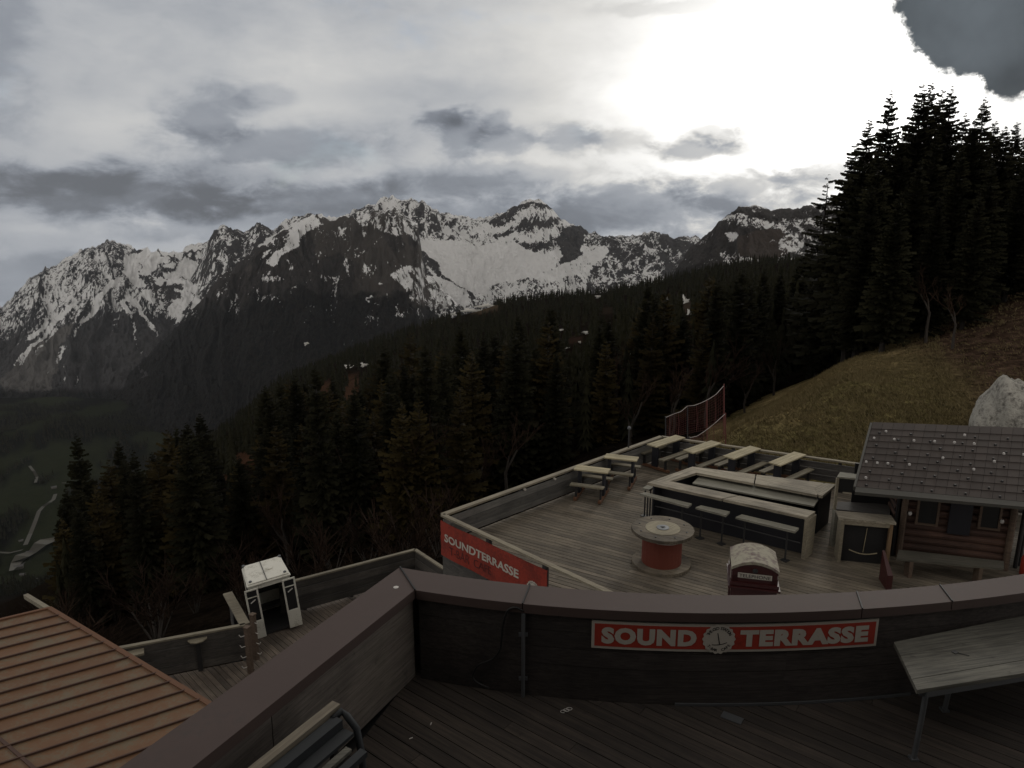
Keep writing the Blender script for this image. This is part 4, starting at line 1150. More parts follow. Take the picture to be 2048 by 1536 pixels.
b = MB(); b.box((-.05, Dp / 2, H + .1), (.02, Dp, .015)); part('roof_seam', b, M['steel'], ro, world=False)
b = MB(); b.lathe([(.11, 0), (.10, .03), (.07, .035)], (.13, Dp / 2 + .05, H + .09), 18); part('hanger_socket', b, M['white'], ro, world=False)
for (x, y) in ((-w2 + .06, Dp), (w2 - .06, Dp), (-w2 + .1, .15), (w2 - .1, .15)):
    b = MB(); b.lathe([(.045, 0), (.045, .06), (.02, .075)], (x, y, H + .06), 10); part('roof_lug', b, M['galv'], ro, world=False)
dw = .37
for sx in (-1, 1):
    cxd = sx * (W / 2 - dw / 2); b = MB(); yD = -.03
    b.box((cxd, yD, .33), (dw, .035, .58)); b.box((cxd - dw / 2 + .025, yD, 1.12), (.05, .035, 1.02)); b.box((cxd + dw / 2 - .025, yD, 1.12), (.05, .035, 1.02))
    b.box((cxd, yD, 1.61), (dw, .035, .05)); b.box((cxd, yD, 1.38), (dw - .1, .03, .03))
    dr = part('door', b, M['white'], cab, world=False); soften(dr, .012)
    b = MB(); b.box((cxd, yD, .995), (dw - .1, .012, .74)); b.box((cxd, yD, 1.49), (dw - .1, .012, .18)); part('pane', b, M['glass'], dr, world=False)
    b = MB(); b.beam((cxd - .07, yD - .03, 1.22), (cxd + .07, yD - .03, 1.30), .03, .02); part('handle', b, M['hooks'], dr, world=False)

# posts with hooks, little standing tables
for n_, (x, y) in enumerate(((502, 1346), (513, 1318))):
    c = G(x, y, ZG); o = thing('hook_post', ('near' if n_ == 0 else 'far') + ' one of two dark posts with white hooks left of the white cabin', 'post', tuple(c), 'posts with hooks')
    b = MB(); b.box((c.x, c.y, ZG + .68), (.12, .12, 1.36), -.4); b.box((c.x, c.y, ZG + 1.375), (.15, .15, .03), -.4); part('post', b, M['frame'], o)
    for k in range(4):
        for sd in ((1,) if n_ else (-1,)):
            z = ZG + .22 + k * .31; b = MB(); p = Vector((c.x + sd * .06, c.y - .05, z)); b.tube([p, p + Vector((sd * .09, -.03, -.02)), p + Vector((sd * .13, -.04, .05))], .009, 6); part('hook', b, M['hooks'], o)
for (x, y, t, lab) in ((402, 1340, 0, 'small standing table with a rounded top against the walkway wall, nearer the white cabin'), (276, 1372, 1, 'small standing table with a square top half hidden behind the tan roof edge')):
    c = G(x, y, ZG); o = thing('standing_table', lab, 'table', tuple(c))
    b = MB(); b.box((c.x, c.y, ZG + .46), (.12, .12, .92), .4); part('leg', b, M['steel'], o)
    b = MB()
    if t: b.box((c.x, c.y, ZG + .95), (.48, .28, .06), .45)
    else: b.lathe([(.12, -.03), (.25, 0.02), (.25, .05)], (c.x, c.y, ZG + .92), 10)
    part('top', b, M['bench_v'], o)

# ------------------------------------------------------------------ the bar
zc = Z0 + 1.08
g = lambda x, y, z=None: G(x, y, zc if z is None else z)
bar = thing('bar_counter', 'rectangular bar with pale plank counters and dark panels in the middle of the deck', 'bar', (6, 17, Z0))
fr = [g(1295, 965), g(1618, 1035), g(1634, 1023.5), g(1339, 962)]
lfq = [g(1295, 965), g(1339, 962), g(1393, 945), g(1385, 933)]
faq = [g(1385, 933), g(1393, 945), g(1637, 990), g(1650, 966)]
enq = [g(1645, 991.5), g(1637, 990), g(1628, 975), g(1652, 966), g(1672, 969)]
def slab(pts, z0, z1, mat, nm, root, split=1):
    b = MB()
    for i in range(split):
        t0, t1 = i / split, (i + 1) / split - (.01 if split > 1 else 0)
        q = [lerp(pts[0], pts[1], t0), lerp(pts[0], pts[1], t1), lerp(pts[3], pts[2], t1), lerp(pts[3], pts[2], t0)] if len(pts) == 4 else pts
        b.prism([(v.x, v.y) for v in q], z0, z1, random.random())
    return part(nm, b, mat, root)
slab(fr, zc - .07, zc, M['counter_u'], 'counter_top', bar, 2)
slab([fr[0], lfq[1], lfq[2], lfq[3]], zc - .07, zc - .003, M['counter_v'], 'counter_top', bar)
slab([faq[0], faq[3], faq[2], faq[1]], zc - .07, zc - .002, M['counter_u'], 'counter_top', bar, 2)
slab(enq, zc - .07, zc + .003, M['counter_v'], 'counter_top', bar)
def inset(q, k):
    c = sum((v for v in q), Vector()) / len(q); return [v + (c - v).normalized() * k for v in q]
def band(p, q, off, th, z0, z1):
    d = (q - p); d.z = 0; d.normalize(); n = Vector((-d.y, d.x, 0)); b = MB(); p_ = p + n * off + d * .05; q_ = q + n * off - d * .05
    b.prism([(v.x, v.y) for v in (p_, q_, q_ + n * th, p_ + n * th)], z0, z1); return b
part('panel', band(fr[0], fr[1], .30, .04, Z0 + .005, zc - .07), M['navy'], bar)
part('panel', band(lfq[3], lfq[0], .14, .05, Z0 + .005, zc - .07), M['navy'], bar)
part('panel', band(faq[3], faq[0], .02, .04, Z0 + .005, zc - .07), M['navy'], bar)
part('panel', band(enq[0], enq[4], .08, .04, Z0 + .005, zc - .07), M['navy'], bar)
b = MB(); q = [fr[1] + (fr[0] - fr[1]).normalized() * .09, fr[1] - (fr[1] - fr[0]).normalized() * .004, fr[2] + (fr[0] - fr[1]).normalized() * .004, fr[2] + (fr[0] - fr[1]).normalized() * .09]
b.prism([(v.x, v.y) for v in q], Z0, zc - .072); part('end_panel', b, M['rail_v'], bar)
sh = [g(1404, 947, zc - .15), g(1640, 994, zc - .15), g(1628, 1012, zc - .15), g(1385, 966, zc - .15)]
b = MB(); b.prism([(v.x, v.y) for v in sh], zc - .19, zc - .15); part('work_top', b, M['bench_u'], bar)
b = MB(); p, q = g(1311, 1012, Z0 + .45), g(1600, 1086, Z0 + .45); b.tube([p, q], .018, 8); part('foot_rail', b, M['steel'], bar)
seats = [([(1279, 987), (1291, 984.5), (1384, 1007), (1376, 1013)], 'bar bench plank at the left end of the bar front'), ([(1391, 1014.5), (1402, 1010.5), (1460, 1023), (1452, 1030.5)], 'shortest bench plank, middle of the bar front'),
         ([(1471, 1034), (1484, 1028.5), (1598, 1055.5), (1590, 1063)], 'long bench plank at the right end of the bar front'), ([(1285, 976), (1294, 970.5), (1309, 973.5), (1299, 979)], 'tiny bench plank around the left corner of the bar')]
for q, lab in seats:
    zz = Z0 + .85; k = [G(x, y, zz) for x, y in q]; c = sum(k, Vector()) / 4
    o = thing('bar_bench', lab, 'bench', (c.x, c.y, Z0), 'plank benches along the bar')
    b = MB(); b.prism([(v.x, v.y) for v in k], zz - .05, zz); part('seat', b, M['bench_u'], o)
    for t in (.12, .85):
        m_ = (lerp(k[0], k[3] if False else k[3], t) + lerp(k[1], k[2], t)) / 2
        b = MB(); b.tube([(m_.x, m_.y, zz - .05), (m_.x, m_.y, Z0 + .02)], .022, 8); b.box((m_.x, m_.y, Z0 + .012), (.16, .16, .02), .6); part('leg', b, M['steel'], o)

# ------------------------------------------------------------------ picnic tables
def picnic(Lm, Wm, off, mt, mbn, label, loc, rz):
    o = thing('picnic_table', label, 'table', loc, 'picnic tables with benches on the lower deck', rz)
    b = MB()
    for k in (-1, 0, 1): b.box((0, k * Wm / 3, .83), (Lm, Wm / 3 - .008, .04), tone=random.random())
    part('tabletop', b, mt, o, world=False)
    for s in (-1, 1):
        b = MB(); b.box((0 + .04 * s, s * off, .46), (Lm * .98, .20, .04)); part('bench', b, mbn, o, world=False)
    for s in (-1, 1):
        x = s * Lm * .36; b = MB()
        b.box((x, 0, .41), (.07, Wm * .55, .80)); part('leg', b, M['navy'], o, world=False)
        b = MB(); b.box((x, 0, .06), (.09, off * 2 + .28, .08)); part('foot_beam', b, M['rust'], o, world=False)
        for t in (-1, 1):
            b = MB(); b.box((x, t * off, .27), (.05, .07, .34)); part('bench_leg', b, M['steel'], o, world=False)
    return o


TT = [([(1142, 936.6), (1164, 930.5), (1222, 938), (1210, 945)], 0, 'nearest of the two small square picnic tables by the left railing'), ([(1203, 913), (1220, 908), (1280, 914.7), (1269, 920.7)], 0, 'farther of the two small square picnic tables by the left railing'),
      ([(1292, 888.7), (1352, 871.8), (1371.6, 873), (1313, 892.3)], 1, 'long picnic table at the far deck corner, leftmost of the back row'), ([(1365, 901), (1421, 882), (1445, 885), (1387, 904)], 1, 'long picnic table second from the left in the back row'),
      ([(1444, 912.8), (1500, 892), (1522, 895.5), (1470, 917)], 1, 'long picnic table third from the left in the back row'), ([(1537, 925.6), (1585, 904.3), (1613.6, 907), (1564, 930.5)], 1, 'long picnic table nearest the hut, rightmost of the back row')]
for q, kd, lab in TT:
    k = [G(x, y, Z0 + .85) for x, y in q]; c = sum(k, Vector()) / 4
    if kd: picnic(1.52, .40, .42, M['pale_u'] if False else M['pale_loc'] if 'pale_loc' in M else M.setdefault('pale_loc', wood('pale_table_plank', (0.36, 0.31, 0.19), (0.52, 0.46, 0.30), math.radians(90), tone=.3, stain=.3)), M.setdefault('bench_loc', wood('picnic_bench_plank', (0.17, 0.15, 0.105), (0.27, 0.24, 0.17), math.radians(90))), lab, (c.x, c.y, Z0), math.radians(90 - 49))
    else: picnic(1.0, .40, .40, M.setdefault('pale_loc', wood('pale_table_plank', (0.36, 0.31, 0.19), (0.52, 0.46, 0.30), math.radians(90), tone=.3, stain=.3)), M.setdefault('bench_loc', wood('picnic_bench_plank', (0.17, 0.15, 0.105), (0.27, 0.24, 0.17), math.radians(90))), lab, (c.x, c.y, Z0), math.radians(90 - 110))

# ------------------------------------------------------------------ cable drum
c = G(1322, 1127, Z0)
sp1 = thing('cable_drum', 'big wooden cable drum table with an orange red core on the lower deck', 'cable drum', tuple(c))
def disc(mb, r, z0, z1, seed, rough_=.006):
    r_ = random.Random(seed); n = 96; w = .145; k = -math.ceil(r / w)
    while k * w < r:
        s0, s1 = k * w + .002, (k + 1) * w - .002; st = []
        m_ = 14
        lo, hi = max(s0, -r + .001), min(s1, r - .001)
        for i in range(m_ + 1):
            s = lo + (hi - lo) * i / m_; st.append((math.sqrt(max(r * r - s * s, 0)) + r_.uniform(-rough_, rough_), s))
        for i in range(m_, -1, -1):
            s = lo + (hi - lo) * i / m_; st.append((-math.sqrt(max(r * r - s * s, 0)) + r_.uniform(-rough_, rough_), s))
        a = math.pi / 2 - AZD
        mb.prism([(c.x + x * math.cos(a) - y * math.sin(a), c.y + x * math.sin(a) + y * math.cos(a)) for x, y in st], z0, z1 + r_.uniform(-.002, .002), r_.random()); k += 1
b = MB(); disc(b, .68, Z0 + .005, Z0 + .07, 1, .01); part('bottom_disc', b, M['drumtop'], sp1)
b = MB(); disc(b, .715, Z0 + .82, Z0 + .90, 2, .012); tdisc = part('top_disc', b, M['drumtop'], sp1)
b = MB(); b.lathe([(.40, 0), (.40, .012), (.39, .014)], (c.x, c.y, Z0 + .897), 40); part('inner_disc', b, M['drummid'], tdisc)
b = MB(); b.lathe([(.145, 0), (.145, .012), (.06, .016), (.055, .004)], (c.x, c.y, Z0 + .911), 24)
part('hub_plate', b, M['galv'], tdisc)
b = MB(); b.lathe([(.035, .004), (.035, .012)], (c.x, c.y, Z0 + .92), 16); part('hub_hole', b, M['black'], tdisc)
for k in range(8):
    a = k * math.pi / 4 + .3; b = MB(); b.lathe([(.022, 0), (.022, .012), (.01, .016)], (c.x + .56 * math.cos(a), c.y + .56 * math.sin(a), Z0 + .90), 8); part('bolt', b, M['steel'], tdisc)
b = MB(); n = 26
for k in range(n):
    a0, a1 = 2 * math.pi * k / n + .002, 2 * math.pi * (k + 1) / n - .002; q = []
    for a in (a0, a1): q.append((c.x + .46 * math.cos(a), c.y + .46 * math.sin(a)))
    for a in (a1, a0): q.append((c.x + .42 * math.cos(a), c.y + .42 * math.sin(a)))
    b.prism(q, Z0 + .07, Z0 + .82, random.random())
core = part('core', b, M['drumred'], sp1)
b = MB(); b.tube([(c.x + .475 * math.cos(t), c.y + .475 * math.sin(t), Z0 + .70 + .015 * math.sin(t * 2)) for t in np.linspace(0, 2 * math.pi, 33)], .010, 6, caps=False); part('rope', b, M['rope'], core)

# ------------------------------------------------------------------ telephone booth
ze = -5.72
f0_, f1_ = G(1465, 1133, ze), G(1557.5, 1143.5, ze); az_b = math.atan2(f1_.y - f0_.y, f1_.x - f0_.x); Wb = (f1_ - f0_).length; mb_ = (f0_ + f1_) / 2
bo = thing('phone_booth', 'maroon telephone booth with a peeling cream vaulted roof behind the parapet', 'phone booth', (mb_.x, mb_.y, Z0), None, az_b)
Hh = ze - Z0; w = Wb / 2
b = MB(); b.box((0, Wb / 2, .12), (Wb + .06, Wb + .06, .24))
for sx in (-1, 1):
    for sy in (.06, Wb - .06): b.box((sx * (w - .05), sy, Hh / 2), (.10, .10, Hh - .3))
b.box((0, Wb / 2, Hh - .29), (Wb + .05, Wb + .05, .06)); b.box((0, Wb / 2, Hh - .35), (Wb + .10, Wb + .10, .035)); b.box((0, Wb / 2, Hh - .14), (Wb - .02, Wb - .02, .26)); b.box((0, Wb / 2, Hh - .45), (Wb + .0, Wb + .0, .16))
part('frame', b, M['boothred'], bo, world=False)
b = MB(); n = 18; Rr = .13; prof = []
for i in range(n + 1):
    t = -1 + 2 * i / n; prof.append((t * (w + .015), Hh + Rr * (1 - t * t)))
vs = []; ys = (-.015, Wb + .015)
for y in ys:
    for x, z in prof: vs.append((x, y, z))
    for x, z in prof: vs.append((x, y, z - .05 if abs(x) < w else z - .045))
m_ = n + 1; fs = []
for i in range(n):
    fs += [(i, i + 1, 2 * m_ + i + 1, 2 * m_ + i), (m_ + i, 3 * m_ + i, 3 * m_ + i + 1, m_ + i + 1), (i, m_ + i, m_ + i + 1, i + 1), (2 * m_ + i, 2 * m_ + i + 1, 3 * m_ + i + 1, 3 * m_ + i)]
fs += [(0, 2 * m_, 3 * m_, m_), (n, m_ + n, 3 * m_ + n, 2 * m_ + n)]
b.add(vs, fs); part('roof', b, M['boothtop'], bo, world=False)
for y in (.005, Wb - .005):
    b = MB(); vs = [(x * .97, y, z - .05) for x, z in prof] + [(x * .97, y + (.01 if y < .1 else -.01), Hh - .10) for x, z in prof]
    vs = [(x * .97, y, z - .052) for x, z in prof] + [(x * .97, y, Hh - .08) for x, z in prof]; b.add(vs, [(i, i + 1, m_ + i + 1, m_ + i) for i in range(n)]); part('gable', b, M['boothred'], bo, world=False)
b = MB(); b.box((.0, -.003, Hh - .135), (Wb * .74, .012, .085)); sgn = part('sign_strip', b, M['letter'], bo, world=False)
b = MB(); put_text(b, 'TELEPHONE', -Wb * .34, Wb * .34, Hh - .165, Hh - .105, lambda u, v: Vector((u, -.012, v)), .01); part('lettering', b, M['ink'], sgn, world=False)
b = MB(); b.lathe([(.045, 0), (.04, .012)], (0, 0, 0), 16)
b2 = MB(); b2.add([(x, -z - .004, Hh - .035 + y) for x, y, z in b.v], b.f); part('crest', b2, M['steel'], bo, world=False)
for sy in (.03, Wb - .03):
    b = MB(); b.box((0, sy, Hh / 2 - .1), (Wb - .2, .008, Hh - .8)); gl_ = part('glazing', b, M['glass'], bo, world=False)
    b = MB()
    for k in range(8): b.box((0, sy, .35 + k * (Hh - .85) / 7), (Wb - .2, .02, .02))
    for x in (-.12, .12): b.box((x, sy, Hh / 2 - .1), (.02, .022, Hh - .8))
    part('glazing_bars', b, M['boothred'], gl_, world=False)
for sx in (-1, 1):
    b = MB(); b.box((sx * (w - .03), Wb / 2, Hh / 2 - .1), (.008, Wb - .2, Hh - .8)); part('glazing', b, M['glass'], bo, world=False)
    b = MB(); b.box((sx * (w + .012), .12, Hh - .15), (.012, .02, .25)); b.box((sx * (w + .012), Wb - .12, Hh - .15), (.012, .02, .25)); part('side_strip', b, M['letter'], bo, world=False)

# ------------------------------------------------------------------ hut
def rayp(x, y, P0, n):
    d = PY(x, y, 1.0); t = P0.dot(n) / d.dot(n); return d * t
zE = -6.06; zRd = -5.1
e1, e2 = G(1712, 975, zE), G(2230, 1021, zE); q1, q2 = G(1745, 847, zRd), G(2230, 866, zRd)
hut = thing('hut', 'small log hut with a brown shingle roof and two framed windows at the right', 'hut', (10.5, 16, Z0))
nR = (e2 - e1).cross(q1 - e1).normalized()
if nR.z < 0: nR = -nR
b = MB(); rows = 10; rr2 = random.Random(4)
for i in range(rows):
    t0, t1 = i / rows, (i + 1) / rows
    a_, c_ = lerp(e1, q1, t0 if i else 0), lerp(e2, q2, t0); d_1, d_2 = lerp(e1, q1, t1 + .02), lerp(e2, q2, t1 + .02); nn = 22
    for j in range(nn):
        s0, s1_ = j / nn, (j + 1) / nn - .0012
        k = [lerp(a_, c_, s0) + nR * .030, lerp(a_, c_, s1_) + nR * .030, lerp(d_1, d_2, s1_) + nR * .012, lerp(d_1, d_2, s0) + nR * .012]
        lo = [v - nR * .03 for v in k]; b.add(k + lo, [(0, 1, 2, 3), (0, 4, 5, 1), (1, 5, 6, 2), (2, 6, 7, 3), (3, 7, 4, 0), (7, 6, 5, 4)], (.72 if rr2.random() < .45 else .25) + rr2.random() * .25)
hr = part('roof', b, M['hutroof'], hut)
b = MB(); b.beam(e1 - nR * .03 + Vector((-.03, 0, 0)), q1 - nR * .03 + Vector((-.03, 0, 0)), .05, .12); part('verge_board', b, M['eave'], hr)
b = MB(); ea = e1 + (e1 - q1).normalized() * .16; eb = e2 + (e2 - q2).normalized() * .16
k = [e1 + nR * .022, e2 + nR * .022, eb + nR * .008, ea + nR * .008]; lo = [v - nR * .09 for v in k]; b.add(k + lo, [(3, 2, 1, 0), (0, 1, 5, 4), (1, 2, 6, 5), (2, 3, 7, 6), (3, 0, 4, 7), (4, 5, 6, 7)]); part('eave_board', b, M['eave'], hr)
b = MB(); bk = [e1 - nR * .02, e2 - nR * .02, q2 - nR * .02, q1 - nR * .02]; lo = [v - nR * .05 for v in bk]; b.add(bk + lo, [(0, 1, 2, 3), (7, 6, 5, 4), (0, 4, 5, 1), (1, 5, 6, 2), (2, 6, 7, 3), (3, 7, 4, 0)]); part('roof_deck', b, M['steel'], hr)
# back slope
b = MB(); vB = Vector((q1.x - e1.x, q1.y - e1.y, 0)).normalized(); k = [q1, q2, q2 + vB * 2.4 - Vector((0, 0, .95)), q1 + vB * 2.4 - Vector((0, 0, .95))]; lo = [v - Vector((0, 0, .06)) for v in k]
b.add(k + lo, [(0, 1, 2, 3), (7, 6, 5, 4), (0, 4, 5, 1), (1, 5, 6, 2), (2, 6, 7, 3), (3, 7, 4, 0)], .4); part('back_roof', b, M['hutroof'], hut)
for (x, y) in [(1100, 180), (1175, 137), (1227, 187), (1352, 195), (1482, 200), (1608, 207), (1733, 215), (1672, 160), (1920, 278), (2045, 285), (1860, 327), (1535, 305), (1050, 330), (1120, 337), (1187, 340), (1323, 347), (1730, 377), (1048, 430)]:
    c = rayp(1400 + x / 3.16, 820 + y / 3.16, e1 + nR * .03, nR); b = MB(); b.lathe([(.028, -.01), (.028, .03), (.0, .045)], (c.x, c.y, c.z), 8); part('snow_guard', b, M['ledtip'], hr)
b = MB()
for i in range(rows - 1):
    for j in range(14):
        if (i + j) % 2: continue
        c = lerp(lerp(e1, q1, (i + .25) / rows), lerp(e2, q2, (i + .25) / rows), (j + .6 + .3 * (i % 2)) / 15) + nR * .03
        b.box((c.x, c.y, c.z + .012), (.05, .035, .045), rr2.random())
part('dark_snow_guards', b, M['black'], hr)
w1, w2_ = G(1790, 1112, Z0), G(2014, 1140, Z0); dW = (w2_ - w1).normalized(); nW = Vector((-dW.y, dW.x, 0)); LW = (w2_ - w1).length
Hw = 1.98
b = MB(); nlog = 11
for i in range(nlog):
    z = Z0 + (i + .5) * Hw / nlog; p = w1 + nW * .09; q = w2_ + nW * .09
    b.tube([(p.x, p.y, z), ((p.x + q.x) / 2, (p.y + q.y) / 2, z + .005), (q.x, q.y, z)], Hw / nlog * .54, 10, rr2.random())
part('log_wall', b, M['log'], hut)
for (p, q) in ((w1, w1 + nW * 2.8), (w2_, w2_ + nW * 2.8), (w1 + nW * 2.8, w2_ + nW * 2.8)):
    b = MB()
    for i in range(nlog):
        z = Z0 + (i + .5) * Hw / nlog + .008; b.tube([(p.x, p.y + .09, z), (q.x, q.y + .09, z)], Hw / nlog * .52, 8, rr2.random())
    part('log_wall', b, M['log'], hut)
for s in (.06, LW - .06):
    c = w1 + dW * s; b = MB(); b.tube([(c.x, c.y - .02, Z0), (c.x, c.y - .02, Z0 + Hw)], .07, 8); part('corner_post', b, M['frame'], hut)
b = MB(); p = w1 - dW * .95 + nW * .9; q = w1 + nW * .9; b.prism([(v.x, v.y) for v in (p, q, q + nW * .06, p + nW * .06)], Z0, Z0 + 1.95); p = w1 - dW * .04 - nW * .02; q = p + nW * .95; b.prism([(v.x, v.y) for v in (p, q, q - dW * .05, p - dW * .05)], Z0, Z0 + 1.95); part('painted_shade_panel', b, M['black'], hut)  # black sheets added to stand in for the shade under the roof end
def wallrect(x0, y0, x1, y1, off=.03):
    P0 = w1 - nW * off
    return [rayp(x, y, P0, nW) for x, y in ((x0, y0), (x1, y0 + (x1 - x0) * .11), (x1, y1 + (x1 - x0) * .08), (x0, y1))]
for (x0, y0, x1, y1) in ((1832, 994, 1873, 1046), (1957, 1003, 1997, 1055)):
    q = wallrect(x0, y0, x1, y1)
    s0, s1_ = (q[3] - w1).dot(dW), (q[2] - w1).dot(dW); z0_, z1_ = q[3].z, min(q[0].z, Z0 + Hw - .02)
    b = MB(); c = w1 + dW * ((s0 + s1_) / 2) - nW * .03
    def bx(cs, zc_, ww, hh, dd=.05, off=.03): v = w1 + dW * cs - nW * off; b.box((v.x, v.y, zc_), (ww, dd, hh), math.atan2(dW.y, dW.x))
    bx(s0, (z0_ + z1_) / 2, .05, z1_ - z0_ + .05); bx(s1_, (z0_ + z1_) / 2, .05, z1_ - z0_ + .05); bx((s0 + s1_) / 2, z0_, s1_ - s0 - .05, .05); bx((s0 + s1_) / 2, z1_, s1_ - s0 - .05, .05)
    wi = part('window', b, M['frame'], hut)
    b = MB(); bx((s0 + s1_) / 2, (z0_ + z1_) / 2, s1_ - s0 - .05, z1_ - z0_ - .05, .02, .022); part('pane', b, M['glass'], wi)
q = wallrect(1893, 1000, 1938, 1066); s0, s1_ = (q[3] - w1).dot(dW), (q[2] - w1).dot(dW); b = MB()
bx((s0 + s1_) / 2, (q[3].z + Z0 + Hw - .05) / 2, s1_ - s0, Z0 + Hw - .05 - q[3].z, .04, .035); part('shutter', b, M['navy'], hut)
for (x, y) in ((1820, 1027), (2004, 1043)):
    q = rayp(x, y, w1 - nW * .06, nW); b = MB(); b.lathe([(.03, -.04), (.045, 0), (.03, .05)], tuple(q), 10); part('wall_lamp', b, M['ledtip'], hut)
# bench along the hut
zb = Z0 + .45; hb = [G(1797, 1099, zb), G(2008, 1122, zb), G(2008, 1137, zb), G(1793, 1117, zb)]
o = thing('wall_bench', 'long dark plank bench along the foot of the log hut wall', 'bench', (hb[3].x, hb[3].y, Z0))
b = MB(); b.prism([(v.x, v.y) for v in hb], zb - .05, zb); part('seat', b, wood('hut_bench_plank', (.07, .065, .05), (.13, .12, .095), math.radians(106)), o)
for t in (.15, .8):
    c = lerp(hb[3], hb[2], t) + Vector((0, .1, 0)); b = MB(); b.box((c.x, c.y, (Z0 + zb - .05) / 2), (.08, .2, .40)); part('leg', b, M['frame'], o)
# pole and red canister at the frame edge
c = G(2030, 1135, Z0); b = MB(); b.tube([(c.x, c.y, Z0), (c.x + .02, c.y, Z0 + 1.9)], .05, 10); b.tube([(c.x + .16, c.y + .1, Z0), (c.x + .18, c.y + .1, Z0 + 1.9)], .035, 10)
solo('downpipe', b, M['steel'], 'dark upright pipes beside the right end of the hut wall', 'pipe', tuple(c))
c = G(2052, 1152, Z0); o = thing('red_canister', 'red canister cut by the right edge of the photo just above the parapet', 'canister', tuple(c))
b = MB(); b.lathe([(.12, 0), (.14, .04), (.14, .42), (.11, .50), (.05, .54)], tuple(c), 20); part('tank', b, M['red'], o, True)
b = MB(); b.lathe([(.03, .52), (.03, .58), (.05, .58), (.05, .61)], tuple(c), 12); part('valve', b, M['steel'], o)

# serving cabinet with the T mark
ca, cb = G(1674, 1123, Z0), G(1776, 1133, Z0); dC = (cb - ca).normalized(); nC = Vector((-dC.y, dC.x, 0)); Lc = (cb - ca).length; hC = 1.06
sc = thing('serving_cabinet', 'waist-high black cabinet in a wooden frame with a pale T-bar mark, left of the hut', 'cabinet', tuple(ca))
azc = math.atan2(dC.y, dC.x)
def cbox(b, s, off, z, ds, do, dz): v = ca + dC * s + nC * off; b.box((v.x, v.y, z), (ds, do, dz), azc)
b = MB(); cbox(b, Lc / 2, .2, Z0 + hC + .025, Lc + .10, .46, .05); part('top', b, M['counter_u'], sc)
b = MB(); cbox(b, .035, .18, Z0 + hC / 2, .07, .40, hC); part('side_panel', b, M['bench_v'], sc)
b = MB(); cbox(b, Lc - .035, .18, Z0 + hC / 2, .07, .40, hC); part('side_panel', b, wood('orange_side_board', (.16, .10, .055), (.26, .17, .09), 0, axis=2), sc)
b = MB(); cbox(b, Lc / 2, .0, Z0 + hC - .05, Lc - .15, .03, .10); part('top_rail', b, M['rail_u'], sc)
b = MB(); cbox(b, Lc / 2, .10, Z0 + hC / 2, Lc - .145, .03, hC - .01); part('front_panel', b, M['black'], sc)
b = MB(); fnC = lambda u, v: ca + dC * u + nC * .078 + Vector((0, 0, v))
b.beam(fnC(Lc * .53, .88), fnC(Lc * .50, .26), .03, .012); pts = [fnC(Lc * (.22 + .56 * t), .30 - .07 * math.sin(math.pi * t) - .03 * t) for t in np.linspace(0, 1, 9)]; b.tube(pts, .016, 6)
part('emblem', b, wood('emblem_wood', (.26, .22, .14), (.4, .35, .23), 0), sc)
# small shelf box on a post and low counter behind the cabinet
c = G(1695, 1035, Z0); zt2 = -6.22
o = thing('shelf_box', 'small open box with a pale lid on a slim post, tucked against the hut eave', 'box', tuple(c))
k = [G(x, y, zt2) for x, y in ((1674, 953), (1680, 944), (1717, 948.5), (1714, 957))]
b = MB(); b.prism([(v.x, v.y) for v in k], zt2 - .04, zt2); part('lid', b, M['leather'] if False else M['bench_u'], o)
k2 = inset(k, .04); b = MB(); b.prism([(v.x, v.y) for v in k2], zt2 - .42, zt2 - .04); part('box_body', b, M['black'], o)
b = MB(); b.beam(k2[0] + Vector((.14, -.02, -.40)), k2[3] + Vector((-.06, -.02, -.40)), .05, .03); part('ledge', b, M['pale_u'], o)
b = MB(); b.beam((k[0].x + .02, k[0].y, zt2 - .04), (k[0].x + .02, k[0].y, Z0), .06, .06, up=(0, 1, 0)); part('post', b, M['rail_v'], o)
b = MB(); p = k2[0] + Vector((.16, -.03, -.04)); b.beam(p, p + Vector((0, 0, -.36)), .03, .03, up=(0, 1, 0)); part('divider', b, M['steel'], o)
k = [G(x, y, Z0 + .95) for x, y in ((1672, 1018), (1780, 1030), (1780, 1008), (1676, 1003))]
o = thing('back_counter', 'dark low counter in the shade behind the waist-high cabinet', 'counter', (k[0].x, k[0].y, Z0))
b = MB(); b.prism([(v.x, v.y) for v in k], Z0 + .90, Z0 + .95); part('top', b, M['panel_u'], o)
b = MB(); b.prism([(v.x, v.y) for v in inset(k, .05)], Z0 + .0, Z0 + .90); part('body', b, M['black'], o)
b = MB(); p = k[0] + Vector((0, -.02, 0)); b.box((p.x - .02, p.y, Z0 + .45), (.07, .14, .95)); part('end_post', b, M['bench_u'], o)
# red board
p = G(1780, 1180, Z0); o = MB(); q = rayp(1795, 1128, p, Vector((0, 1, 0))); o.prism([(p.x - .09, p.y), (p.x + .03, p.y), (p.x + .05, p.y + .5), (p.x - .0, p.y + .5)], Z0, [q.z - .28, q.z - .28, q.z + .08, q.z + .08]); solo('red_board', o, M['boothred'], 'narrow dark red board standing on the deck between the booth and the hut bench', 'board', tuple(p))

